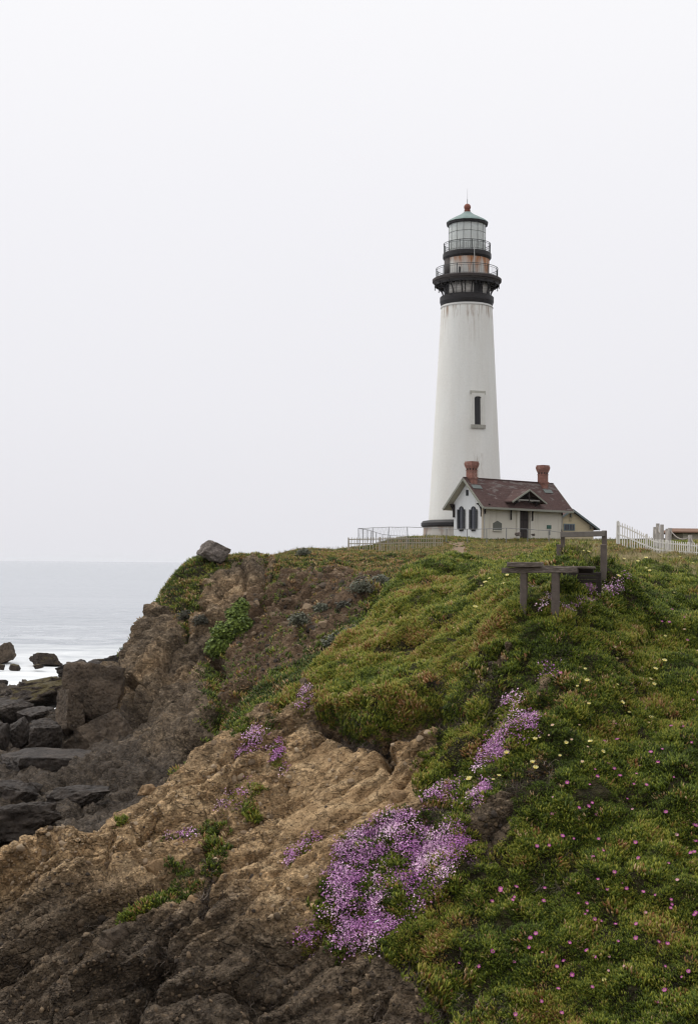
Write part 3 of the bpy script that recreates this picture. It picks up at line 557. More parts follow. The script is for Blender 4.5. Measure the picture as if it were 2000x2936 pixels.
# far mats: headland top, chute, plateau
far_w = cells(veg*(~NEARM & (_Q2 > 39) & (_Q2 < 150) & (np.abs(_A2) < R(22)))*np.clip(70/_Q2, 0.3, 1.6)**1.3); n_f = 110000
P, Nn, j, k_ = sample(far_w, n_f); topm = sstep(8.2, 10.0, P[:, 2]); rf = RNG.random(n_f)
chute = region([(640,2110),(690,2000),(780,1920),(900,1830),(1050,1740),(1300,1640),(1300,1760),(880,1980),(700,2090)], 20, F_)[j, k_]
tf = 0.24+0.25*gn[j, k_]*1.2-0.16*chute+0.10*topm+RNG.normal(0, 0.10, n_f); tf = np.where(rf < 0.14+0.25*(1-chute)*sstep(-0.1, 0.4, gn[j, k_]), RNG.uniform(0.62, 0.95, n_f), tf)
scrub = region([(620,1640),(640,1605),(860,1570),(1000,1555),(1290,1550),(1310,1640),(1200,1660),(1120,1690),(1000,1660),(830,1670),(760,1720),(700,1650)], 16, F_)[j, k_]; field = region([(1290,1545),(1760,1545),(1900,1590),(1760,1605),(1560,1608),(1380,1645),(1310,1640)], 16, F_)[j, k_]
rs_ = RNG.random(n_f); tf = np.where(rs_ < 0.42*scrub, RNG.uniform(0.66, 0.86, n_f), np.where(rs_ < 0.72*scrub, RNG.uniform(0.0, 0.12, n_f), tf)); tf = np.where(rs_ < 0.35*field, RNG.uniform(0.55, 0.95, n_f), tf-0.06*field)
scatter('distant_iceplant', 'low olive and rusty ground cover on the headland and field', P-Nn*0.03, Nn*0.6+np.array([0, 0, 0.6])+RNG.normal(0, 0.2, (n_f, 3)), RNG.uniform(1.5, 3.0, n_f)*np.where(topm > 0.5, 0.9, 1.0), np.clip(tf, 0.02, 1), ICE[:3]+ICE_LOW)
# grass: dry band along the crest, rough tops of plateau and headland edge
def grass_tuft(seed, n=16, h=(0.14, 0.34)):
    rd = random.Random(seed); mb = MB(); var = []
    for i in range(n):
        a = rd.uniform(0, 6.283); r_ = 0.05*rd.random(); l_ = rd.uniform(*h); lean = rd.uniform(0.1, 0.7); p = Vector((r_*math.cos(a), r_*math.sin(a), -0.02)); s = Vector((-math.sin(a), math.cos(a), 0))*0.0035
        m1 = p+Vector((math.cos(a)*lean*l_*0.35, math.sin(a)*lean*l_*0.35, l_*0.6)); t1 = m1+Vector((math.cos(a)*lean*l_*0.6, math.sin(a)*lean*l_*0.6, l_*0.35))
        mb.add([p-s, p+s, m1+s*0.8, m1-s*0.8, t1], [(0, 1, 2, 3), (3, 2, 4)]); var += [rd.random()]*5
    return proto(mb, 'grass_tuft', M_GRASS, var)
GR = [grass_tuft(i) for i in range(5)]
dry = region([(1560,1612),(1700,1600),(1830,1585),(2400,1590),(2400,1648),(1850,1652),(1740,1630),(1600,1620)], 10, np.ones(NEARM.shape, bool))*(_Q2 > 29)
topedge = along([(640,1606),(770,1602),(860,1576),(1000,1556),(1150,1552),(1260,1550)], 12, F_)*(_Q2 > 72)+0.35*region([(1000,1560),(1300,1545),(1650,1540),(1760,1545),(1900,1590),(1560,1605),(1380,1640),(1310,1620)], 10, F_)
gw = cells(veg*(np.clip(dry, 0, 1)*2.6+topedge*0.5)*(np.abs(_A2) < R(22))); n_g = 36000
P, Nn, j, k_ = sample(gw, n_g); dr = dry[j, k_]
scatter('grass', 'dry tan and green grass along the crest and plateau edge', P, np.array([0, 0, 1.0])+RNG.normal(0, 0.22, (n_g, 3)), RNG.uniform(0.6, 1.15, n_g)*np.where(P[:, 1] > 60, 1.25, 0.55), np.clip(0.42+0.40*dr+0.3*gn2[j, k_]+RNG.normal(0, 0.14, n_g), 0, 1), GR)
n_g2 = 7000; P, Nn, j, k_ = sample(cells(veg*np.clip(dry, 0, 1)*(_Q2 < 60)*(np.abs(_A2) < R(22))*sstep(-0.25, 0.2, fbm(T, 0.5, 3, seed=47))), n_g2)
scatter('dry_grass', 'pale straw grass on the crest below the white picket fence', P, np.array([0, 0, 1.0])+RNG.normal(0, 0.3, (n_g2, 3)), RNG.uniform(0.5, 0.95, n_g2), np.clip(0.85+RNG.normal(0, 0.14, n_g2), 0, 1), GR)
# mats of small pink flowers
ROSE = []
for s_ in range(5):
    rd = random.Random(90+s_); mb = MB(); var = []
    for i in range(11):
        a = rd.uniform(0, 6.283); r_ = 0.09*math.sqrt(rd.random()); c = Vector((r_*math.cos(a), r_*math.sin(a), 0.05+rd.uniform(-0.02, 0.025))); ax = Vector((rd.uniform(-.5, .5), rd.uniform(-.5, .5), 1)).normalized(); x = ax.orthogonal().normalized(); y = ax.cross(x); rr_ = rd.uniform(0.007, 0.016); vv = rd.random(); V = [c]
        for q in range(10): t = q*0.6283; V.append(c+(x*math.cos(t)+y*math.sin(t))*rr_*(1.0 if q % 2 == 0 else 0.55)+ax*0.004)
        mb.add(V, [(0, q+1, (q+1) % 10+1) for q in range(10)]); var += [vv]*11
    ROSE.append(proto(mb, 'pink_flower_cluster', M_ROSE, var, False))
PINK = [([(1080,2385),(1120,2352),(1200,2375),(1240,2385),(1340,2400),(1350,2440),(1290,2520),(1250,2580),(1180,2640),(1120,2690),(1000,2725),(920,2690),(955,2600),(960,2500),(1010,2420)], 1.0), ([(1370,2185),(1410,2090),(1440,2062),(1500,2055),(1550,2080),(1540,2110),(1480,2145),(1440,2180),(1380,2205)], 1.3), ([(1440,2012),(1500,2000),(1490,2035),(1440,2032)], 1.2), ([(1230,2325),(1260,2270),(1310,2265),(1305,2320),(1260,2350)], 1.0), ([(1355,2335),(1395,2268),(1425,2275),(1405,2340)], 1.2),
  ([(772,2130),(800,2130),(816,2180),(812,2225),(790,2205)], 1.3), ([(840,2465),(905,2412),(905,2440),(860,2495)], 1.2), ([(1640,1722),(1720,1680),(1752,1678),(1738,1708),(1660,1735)], 0.8), ([(1540,1760),(1578,1740),(1578,1762)], 0.5), ([(1605,1772),(1642,1738),(1635,1765)], 0.6), ([(1550,1905),(1590,1878),(1605,1930),(1565,1965)], 0.4), ([(865,2695),(915,2678),(885,2712)], 1.2), ([(620,2325),(640,2270),(700,2230),(690,2300)], 0.22), ([(470,2400),(560,2380),(600,2395),(480,2420)], 0.35), ([(860,2040),(880,2000),(905,1990),(890,2040)], 0.9), ([(690,2140),(740,2090),(760,2110),(720,2150)], 0.5), ([(1515,1700),(1540,1680),(1540,1705)], 0.4)]
pk = np.zeros(PX.shape); pwx = 0.0
for Pg, w_ in PINK: pk = np.maximum(pk, w_*region(Pg, 16, N_, PX+wx*1.3+pwx, PY+wy*1.3))
pgate = sstep(-0.10, 0.22, fbm(T, 3.2, 3, 0.6, 50)+0.4*fbm(TS, 1.2, 2, 0.5, 51)); pw = cells(pk*(0.06+0.94*pgate)); n_p = 3600
P, Nn, j, k_ = sample(pw, n_p)
scatter('pink_flowers', 'lilac pink flowering mats spilling over rock and slope', P+Nn*0.02, Nn*0.8+np.array([0, -0.1, 0.4])+RNG.normal(0, 0.2, (n_p, 3)), RNG.uniform(0.75, 1.35, n_p), np.clip(0.55+0.6*fbm(P, 1.6, 2, 0.6, 52)+RNG.normal(0, 0.14, n_p), 0, 1), ROSE)
# olive stems and leaves under the pink mats
n_u = 9000; P, Nn, j, k_ = sample(cells(np.minimum(pk, 1.0)), n_u)
scatter('mat_foliage', 'fine olive foliage under the pink flowers', P, Nn*0.7+np.array([0, 0, 0.4])+RNG.normal(0, 0.25, (n_u, 3)), RNG.uniform(0.45, 0.8, n_u), np.clip(0.5+RNG.normal(0, 0.2, n_u), 0, 1), ICE_LOW)
# dead stems hanging in hollows and over the lip
DEAD = []
for s_ in range(5):
    rd = random.Random(300+s_); mb = MB(); var = []
    for i in range(13):
        p = Vector((rd.uniform(-.08, .08), rd.uniform(-.08, .08), 0)); pts = [p]; d = Vector((rd.uniform(-1, 1), rd.uniform(-1, 1), rd.uniform(0.0, 0.8))).normalized()
        for q in range(4): d = (d+Vector((rd.uniform(-.5, .5), rd.uniform(-.5, .5), rd.uniform(-.7, .2)))).normalized(); pts.append(pts[-1]+d*rd.uniform(0.03, 0.075))
        k0 = len(mb.V); mb.tube(pts, [0.006, 0.005, 0.0045, 0.0035, 0.002], 3, False); var += [rd.random()]*(len(mb.V)-k0)
    DEAD.append(proto(mb, 'dead_stem_tangle', M_DEAD, var))
dm = np.zeros(PX.shape)
for l_, w_, a_ in CREASES:
    if a_ < -0.2: dm = np.maximum(dm, along(l_, w_*1.1, N_)*np.where(veg > 0.3, 1, 0.05))
for l_ in ([(960,2110),(1040,2140),(1120,2120),(1240,2080)], [(600,2500),(590,2640)], [(1250,2400),(1300,2420),(1260,2360)], [(1480,2260),(1550,2230),(1570,2200)], [(1340,2780),(1355,2880)], [(1590,2540),(1630,2480),(1660,2500)], [(1560,1890),(1600,1860),(1640,1890)]): dm = np.maximum(dm, along(l_, 6, N_)*0.6)
n_d = 3600; P, Nn, j, k_ = sample(cells(dm), n_d)
scatter('dead_stems', 'dark dry stems tangled in hollows and hanging over the lip', P+Nn*0.02, Nn+RNG.normal(0, 0.3, (n_d, 3)), RNG.uniform(0.4, 1.1, n_d), np.clip(0.35+RNG.normal(0, 0.2, n_d), 0, 1), DEAD)
# loose stones bedded in the conglomerate and scree
M_PEB = m_leafy('loose_stone', ((0.0, (0.05, 0.04, 0.032)), (0.5, (0.19, 0.135, 0.085)), (1.0, (0.40, 0.31, 0.21))), 0.9, 0.2, 0.1)
PEB = []
for s_ in range(6):
    bm = bmesh.new(); bmesh.ops.create_icosphere(bm, subdivisions=2, radius=1.0); rd = random.Random(500+s_); pl = [(Vector((rd.gauss(0, 1), rd.gauss(0, 1), rd.gauss(0, 1))).normalized(), rd.uniform(0.45, 0.85)) for _ in range(7)]
    for v in bm.verts:
        for n_, d_ in pl: v.co -= n_*max(0, v.co.dot(n_)-d_)
        v.co.x *= 1.2; v.co.z *= 0.75
    mb = MB(); mb.add([v.co.copy() for v in bm.verts], [[q.index for q in f.verts] for f in bm.faces]); bm.free(); PEB.append(proto(mb, 'stone', M_PEB, [0.5]*len(mb.V), False))
pbw = cells((1-veg)*(NEARM & (_Q2 > 19) & (np.abs(_A2) < R(21)))*(1-0.8*SLAB)*(0.4+0.6*sstep(-0.2, 0.3, fbm(T, 0.8, 2, seed=60)))+0.10*scree_a*(1-veg)); n_b = 60000
P, Nn, j, k_ = sample(pbw, n_b); ta_ = tan_a[j, k_]*(1-0.7*np.clip(wet_shade_a[j, k_], 0, 1)); far_ = P[:, 1] > 40
scatter('embedded_stones', 'small stones set in the rough tan conglomerate and scree', P-Nn*0.004, Nn+RNG.normal(0, 0.35, (n_b, 3)), np.clip(RNG.lognormal(-4.0, 0.55, n_b), 0.007, 0.08)*np.where(far_, 3.2, 1.0), np.clip(0.14+0.5*ta_+RNG.normal(0, 0.2, n_b), 0, 1), PEB)

# ------------------------------------------------------------------ boulders, stacks and sea rocks
def m_boulder(name, lo, hi, moss=0.0, wetc=0.0):
    m = Mat(name); P = m.obj(); n1 = m.noise(P, 1.1, 7, 0.62, 0.5); n2 = m.noise(P, 7, 5, 0.65); pb = m.voro(P, 6.5); pc = m.voro(P, 6.5, 'F1', 'Color')
    c = m.ramp(n1, (0.28, lo), (0.72, hi)); c = m.mix(0.6, c, m.ramp(pc, (0, 0.65), (1, 1.4)), 'MULTIPLY'); c = m.mix(0.5, c, m.ramp(n2, (0.3, 0.6), (0.7, 1.4)), 'MULTIPLY')
    if moss:
        g = m.n('ShaderNodeNewGeometry'); s = m.n('ShaderNodeSeparateXYZ'); m.l(g.outputs['Normal'], s.inputs[0])
        f = m.ramp(m.math('ADD', s.outputs['Z'], m.math('MULTIPLY_ADD', n1, 1.6, -0.8)), (1.0-moss, 0.0), (1.15-moss, 1.0)); c = m.mix(f, c, m.mix(n2, (0.03, 0.024, 0.008), (0.105, 0.078, 0.024)))
    b = m.bump(n1, 0.9, 0.35); b = m.bump(m.math('SUBTRACT', 1.0, pb), 0.7, 0.09, b); b = m.bump(n2, 0.7, 0.07, b)
    return m.done(c, 0.85-wetc*0.25, b, 0.25)
M_BR = m_boulder('brown_rock', (0.040, 0.030, 0.022), (0.145, 0.108, 0.076)); M_DK = m_boulder('dark_shore_rock', (0.012, 0.0095, 0.008), (0.070, 0.055, 0.044), 0, 0.6)
M_MOSSY = m_boulder('weedy_rock', (0.018, 0.013, 0.010), (0.075, 0.056, 0.042), 0.34, 0.5); M_GREYB = m_boulder('grey_boulder', (0.07, 0.058, 0.048), (0.24, 0.205, 0.18)); M_TANB = m_boulder('tan_block', (0.16, 0.095, 0.045), (0.40, 0.27, 0.15))
def boulder(label, px, py, D, w, h, dp=None, seed=1, mat=None, rot=0.0, tilt=0.0, name='boulder', rough=0.085, group=None, sub=5):
    rd = random.Random(seed); bm = bmesh.new(); bmesh.ops.create_icosphere(bm, subdivisions=sub, radius=1.0)
    pl = [(Vector((rd.gauss(0, 1), rd.gauss(0, 1), rd.gauss(0, 0.8))).normalized(), rd.uniform(0.52, 0.84)) for _ in range(12)]; ax = Matrix.Rotation(rd.uniform(0, 3), 3, 'Z')@Matrix.Rotation(rd.uniform(-.5, .5), 3, 'X'); pl += [(ax@Vector(q), rd.uniform(0.46, 0.66)) for q in ((1,0,0),(-1,0,0),(0,1,0),(0,-1,0),(0,0,1),(0,0,-1))]
    V = np.array([v.co for v in bm.verts]); F = [[q.index for q in f.verts] for f in bm.faces]; bm.free()
    for n_, d_ in pl:
        n_ = np.array(n_); V = V-np.clip(V@n_-d_, 0, None)[:, None]*n_*0.985
    V = V/np.abs(V).max(0); nn = V/np.linalg.norm(V, axis=1, keepdims=True)
    V = V+nn*(rough*ridged(V+seed*3.1, 1.2, 4, 0.55)+rough*0.6*fbm(V+seed, 3.5, 3)+rough*1.3*blocks(V, 2.3, seed)+rough*0.5*blocks(V, 5.5, seed))[:, None]; V = V/np.abs(V).max(0)
    k = D/FPX; S = np.array([w*k/2, (dp if dp else w*0.8)*k/2, h*k/2]); Rm = np.array(Matrix.Rotation(tilt, 3, 'Y')@Matrix.Rotation(rot, 3, 'Z'))
    V = (V*S)@Rm.T; c = at(px, py, D); o = raw(name, V, F, mat or M_DK, None, True); o.location = c
    return tag(o, label, 'rock', group or 'rocks along the shore')
q, n_ = hit(610, 1618, 60, 90)
boulder('rounded grey boulder perched alone on top of the headland', 612, 1585, q[1]+0.4, 92, 70, 90, 3, M_GREYB, 0.3, 0.12, group='boulders on the bluff')
boulder('big square brown block leaning against the foot of the headland', 268, 2005, 65, 195, 225, 190, 12, M_BR, 0.2, 0.1, rough=0.07)
boulder('tall narrow brown rock at the side of the big square block', 200, 2050, 63, 70, 170, 120, 17, M_BR, 0.5, -0.15)
boulder('squarish dark rock in front of the tall narrow brown rock', 132, 2112, 60, 95, 100, 100, 5, M_DK, 0.1)
boulder('dark rock between the squarish rock and the edge of the photo', 58, 2100, 61, 82, 95, 90, 9, M_DK, 0.9)
boulder('dark rounded rock half cut by the photo edge', 2, 2110, 60, 70, 90, 90, 14, M_DK, 0.4)
boulder('wide flat dark slab lying below the squarish dark rocks', 140, 2205, 55, 390, 105, 300, 21, M_DK, 0.05, 0.06, rough=0.06)
boulder('pointed brown slab rising from the flat dark slab to the cliff', 300, 2130, 59, 210, 150, 150, 33, M_BR, 0.3, -0.45, rough=0.06)
boulder('long low dark rock just above the tan crest', 215, 2285, 47, 205, 66, 120, 26, M_DK, 0.0, -0.08, rough=0.08)
boulder('dark humped rock beside the long low rock', 40, 2280, 47, 150, 90, 130, 28, M_DK, 0.5, 0.1)
boulder('small dark rock wedged behind the long low rock', 95, 2262, 49, 56, 42, 50, 29, M_DK, 0.2)
boulder('rough dark rock touching the tan crest, cut by the photo edge', 60, 2358, 40, 240, 110, 170, 35, M_DK, 0.2, -0.12, rough=0.15)
boulder('broad dark shelf of rock with weed along its seaward top', 120, 1995, 74, 260, 90, 220, 41, M_MOSSY, 0.1, -0.2, rough=0.09)
boulder('dark low rock under the weedy shelf at the photo edge', 20, 2045, 68, 170, 80, 150, 43, M_DK, 0.3)
boulder('dark rock in the shadow under the weedy shelf', 110, 2055, 67, 120, 60, 120, 47, M_DK, 0.7)
boulder('rock coated with yellow weed at the water edge', 118, 1962, 84, 130, 36, 110, 51, M_MOSSY, 0.2, -0.2)
boulder('sloping dark slab at the waterline below the headland', 215, 1918, 92, 105, 46, 100, 53, M_DK, 0.4, -0.3)
boulder('second dark slab behind the sloping one at the waterline', 262, 1915, 93, 90, 44, 90, 55, M_DK, 0.2, -0.25)
boulder('low brown rock awash at the headland tip', 302, 1898, 101, 66, 26, 60, 57, M_MOSSY, 0.0)
boulder('dark wedge of rock against the headland tip', 335, 1905, 78, 60, 60, 60, 59, M_DK, 0.5, -0.4)
SEA_G = 'rocks standing in the surf'
boulder('tall brown sea rock cut by the photo edge', 14, 1873, 117, 66, 66, 60, 61, M_BR, 0.3, 0.0, name='sea_rock', group=SEA_G)
boulder('long flat-topped sea rock with weedy top in white water', 128, 1893, 114, 112, 46, 70, 63, M_MOSSY, 0.0, 0.10, name='sea_rock', group=SEA_G)
boulder('small round sea rock between the two large sea rocks', 42, 1914, 108, 36, 20, 30, 65, M_MOSSY, 0.2, 0.1, name='sea_rock', group=SEA_G)
boulder('tiny reddish sea rock in front of the flat-topped sea rock', 110, 1911, 109, 34, 16, 24, 67, M_MOSSY, 0.2, name='sea_rock', group=SEA_G)
boulder('small sea rock under the tall one at the photo edge', 3, 1913, 108, 26, 18, 24, 69, M_MOSSY, 0.4, name='sea_rock', group=SEA_G)
boulder('low soaked sea rock in foam at the photo edge below the others', 5, 1957, 92, 42, 18, 40, 71, M_DK, 0.4, name='sea_rock', group=SEA_G)
for lb, px, py, w, h, sd, tl in (('loose tan block sticking out of the rock face above the pink flowers', 1146, 2290, 76, 62, 81, 0.2), ('small tan stone under the loose tan block', 1180, 2330, 40, 18, 83, -0.2), ('pale stone knob on the tan crest above the dark rocks', 425, 2262, 64, 38, 85, -0.2), ('rough tan stone on the face below the dead stems', 565, 2590, 60, 46, 87, 0.4), ('tan boulder bulging from the middle of the rock face', 450, 2490, 90, 60, 89, -0.5), ('grey stone in the cleft at the foot of the rock face', 330, 2680, 110, 70, 91, -0.5)):
    g, n_ = hit(px, py, 0, 40)
    if g is not None: boulder(lb, px, py+4, g[1]+0.05, w, h, w*0.8, sd, M_TANB if 'tan' in lb or 'pale' in lb else M_BR, 0.4, tl, group='blocks on the rock face', rough=0.12, sub=3)
# ------------------------------------------------------------------ shrubs on the headland
def m_bush(name, a, b):
    m = Mat(name); oi = m.attr('leaf'); c = m.mix(oi, a, b); return m.done(c, 0.6, None, 0.3)
M_BUSH = m_bush('shrub_leaf', (0.045, 0.075, 0.012), (0.185, 0.25, 0.035)); M_SAGE = m_bush('sage_leaf', (0.075, 0.08, 0.05), (0.18, 0.185, 0.135)); M_TWIG = flat('twig_bark', (0.055, 0.04, 0.03))
M_DSAGE = m_bush('dark_sage_leaf', (0.035, 0.034, 0.024), (0.11, 0.105, 0.075))
def shrub(label, c, lobes, n, mat, leaf, seed, name='shrub', cat='shrub', group=None):
    rd = random.Random(seed); root = empty(name, c); mb = MB()
    for lx, ly, lz, lr in lobes:
        mid = Vector((lx*0.4, ly*0.4+0.1, lz*0.35)); mb.tube([(0, 0.25*lr, -0.25), mid, (lx, ly, lz)], [0.05*lr+0.01, 0.035*lr+0.008, 0.012*lr+0.003], 5)
    mb.build('branches', M_TWIG, root); V = []; F = []; var = []
    tot = sum(l_[3]**2 for l_ in lobes)
    for lx, ly, lz, lr in lobes:
        for i in range(int(n*lr*lr/tot)):
            d = Vector((rd.gauss(0, 1), rd.gauss(0, 1), rd.gauss(0, 1))).normalized(); rr_ = lr*(rd.random()**0.35)*(1+0.25*math.sin(5*d.x+seed)*math.sin(4*d.z+2)); p = Vector((lx, ly, lz))+d*rr_; p.z = lz+(p.z-lz)*0.85
            nrm = (d+Vector((rd.gauss(0, .5), rd.gauss(0, .5), 0.5+rd.gauss(0, .4)))).normalized(); t = nrm.orthogonal().normalized(); t = Matrix.Rotation(rd.uniform(0, 6.28), 3, nrm)@t; s = nrm.cross(t); l_ = leaf*rd.uniform(0.6, 1.3); w_ = l_*0.36
            k = len(V); V += [p, p+t*l_*0.5+s*w_, p+t*l_+nrm*l_*-0.15, p+t*l_*0.5-s*w_]; F += [(k, k+1, k+2, k+3)]; var += [min(1, max(0, rd.gauss(0.45, 0.25)))]*4
    o = raw('foliage', V, F, mat, root); a = o.data.attributes.new('leaf', 'FLOAT', 'POINT'); a.data.foreach_set('value', np.array(var, np.float32))
    return tag(root, label, cat, group)
q, n_ = hit(668, 1800, 40); g = at(664, 1790, q[1]-1.5)
shrub('bushy bright green shrub growing out of the headland cliff', g, [(-0.55, -0.5, -0.9, 0.62), (0.1, -0.35, -0.2, 0.72), (0.25, -0.2, 0.55, 0.55), (-0.75, -0.6, -1.15, 0.5), (0.85, -0.1, -0.25, 0.42), (-0.1, -0.5, -1.0, 0.6), (0.5, -0.2, 0.95, 0.40), (0.9, -0.3, -0.75, 0.42), (0.6, -0.5, 0.1, 0.5), (-0.5, -0.5, -0.3, 0.5)], 9000, M_BUSH, 0.15, 5)
for i, (lb, px, py, r_, mt) in enumerate((('tall grey-green bush at the upper edge of the brown bowl', 1030, 1700, 0.55, M_SAGE), ('grey-green bush up the slope from the tall one', 1090, 1680, 0.42, M_SAGE), ('dark spiky bush at the head of the green chute', 1165, 1678, 0.50, M_DSAGE), ('lone grey bush in the middle of the brown bowl', 862, 1783, 0.42, M_SAGE), ('small grey bush near the centre of the brown bowl', 920, 1753, 0.28, M_SAGE), ('pale bush low on the seam between chute and spur', 962, 1855, 0.5, M_SAGE), ('pale bush above the seam beside the green spur', 1012, 1832, 0.45, M_SAGE), ('round pale bush on the plateau edge', 872, 1588, 0.4, M_SAGE), ('small grey bush beside the bright green shrub', 578, 1788, 0.4, M_DSAGE), ('dark bush hanging below the headland top', 532, 1775, 0.45, M_DSAGE), ('dusty bush on the brown slope right of the lone one', 985, 1745, 0.25, M_DSAGE))):
    q, n_ = hit(px, py, 40)
    if q is not None: shrub(lb, q+np.array([0, 0, r_*0.35]), [(-0.5*r_, 0, 0, r_*0.7), (0.4*r_, 0, 0.1*r_, r_*0.75), (0, -0.3*r_, 0.35*r_, r_*0.6)], 900, mt, 0.09, 30+i, 'bush', 'bush', 'grey bushes on the far slope')

# ------------------------------------------------------------------ lighthouse
_aw = math.atan2(-148.0, -at(1333, 1540, 148.0)[0])+R(21.5); SX, SY = -math.sin(_aw), math.cos(_aw)      # across the shaft under its window
def m_tower():
    m = Mat('tower_whitewash'); O = m.obj(); s = m.n('ShaderNodeSeparateXYZ'); m.l(O, s.inputs[0]); Z = s.outputs['Z']
    str_ = m.noise(m.mapping(O, (1.6, 1.6, 0.05)), 1.0, 5, 0.6); bl = m.noise(m.mapping(O, (1, 1, 0.25)), 0.55, 4); fine = m.noise(O, 5.0, 5, 0.6)
    c = m.mix(str_, (0.68, 0.68, 0.645), (0.79, 0.785, 0.75)); c = m.mix(m.ramp(bl, (0.35, 0.0), (0.7, 0.5)), c, (0.66, 0.635, 0.58)); c = m.mix(0.35, c, m.ramp(fine, (0.3, 0.88), (0.7, 1.08)), 'MULTIPLY')
    dr = m.noise(m.mapping(O, (2.6, 2.6, 0.10)), 1.0, 4, 0.7); top = m.ramp(m.math('DIVIDE', m.math('SUBTRACT', Z, 21.2), 4.2), (0.0, 0.0), (0.92, 0.35), (1.0, 1.0))
    f = m.math('MULTIPLY', top, m.ramp(dr, (0.50, 0.0), (0.66, 1.0))); c = m.mix(f, c, (0.22, 0.11, 0.05))
    lat = m.math('ADD', m.math('MULTIPLY', s.outputs['X'], SX), m.math('MULTIPLY', s.outputs['Y'], SY)); fr = m.math('ADD', m.math('MULTIPLY', s.outputs['X'], SY), m.math('MULTIPLY', s.outputs['Y'], -SX))
    sm = m.math('MULTIPLY', m.ramp(m.math('ABSOLUTE', lat), (0.15, 1.0), (0.75, 0.0)), m.ramp(m.math('MULTIPLY', Z, 0.1), (0.30, 0.6), (1.0, 1.0), (1.03, 0.0))); sm = m.math('MULTIPLY', sm, m.ramp(fr, (0.0, 0.0), (0.5, 1.0)))
    c = m.mix(m.math('MULTIPLY', sm, m.ramp(m.noise(m.mapping(O, (3, 3, 0.35)), 1.2, 6, 0.7), (0.46, 0.0), (0.66, 0.75))), c, (0.30, 0.25, 0.19))
    return m.done(c, 0.75, m.bump(fine, 0.12, 0.03))
def m_rusty(name, base, rust=(0.36, 0.13, 0.03), z0=0.0, z1=1.0, amt=0.5, sc=2.2, dirx=0.0):
    m = Mat(name); O = m.obj(); s = m.n('ShaderNodeSeparateXYZ'); m.l(O, s.inputs[0])
    f = m.noise(m.mapping(O, (sc, sc, 0.28)), 1.0, 6, 0.65, 0.4); g = m.math('DIVIDE', m.math('SUBTRACT', s.outputs['Z'], z0), z1-z0, clamp=True)
    h = m.math('ADD', f, m.math('MULTIPLY_ADD', g, amt*0.6, amt-0.62)); h = m.math('ADD', h, m.math('MULTIPLY', s.outputs['X'], dirx))
    rc = m.mix(m.noise(O, 4.0, 5), (rust[0]*0.45, rust[1]*0.4, rust[2]*0.5), rust); n2 = m.noise(O, 2.0, 5)
    c = m.mix(n2, tuple(q*0.86 for q in base), base); c = m.mix(m.ramp(h, (0.46, 0.0), (0.72, 0.95)), c, rc); return m.done(c, 0.75)
M_TOWER = m_tower(); M_IRON = flat('black_iron', (0.022, 0.020, 0.021), 0.55, 0.4, 3.0, 0.15); M_IRONB = flat('weathered_iron', (0.045, 0.036, 0.034), 0.7, 0.4, 3.0, 0.2)
M_RAIL = flat('rail_iron', (0.05, 0.055, 0.055), 0.6); M_WPAN = flat('watch_room_paint', (0.50, 0.48, 0.45), 0.7, 0.2, 2.5); M_VERD = flat('verdigris_roof', (0.20, 0.27, 0.255), 0.6, 0.25, 2.0)
M_BALL = flat('red_copper_ball', (0.22, 0.075, 0.05), 0.6, 0.3, 4.0); M_CURT = flat('lantern_curtain', (0.86, 0.88, 0.86), 0.8, 0.08, 1.5)
mg = Mat('lantern_glass'); mg.b.inputs['Transmission Weight'].default_value = 0.5; mg.b.inputs['IOR'].default_value = 1.2; M_GLASS = mg.done(mg.mix(mg.noise(mg.obj(), 0.8, 3), (0.80, 0.85, 0.85), (0.88, 0.89, 0.84)), 0.12, None, 0.5)
TC = at(1333, 1540, 148.0); TC[2] = ground(TC[0], TC[1])-0.1
def hz(py): return at(1333, py, 148.0)[2]-TC[2]
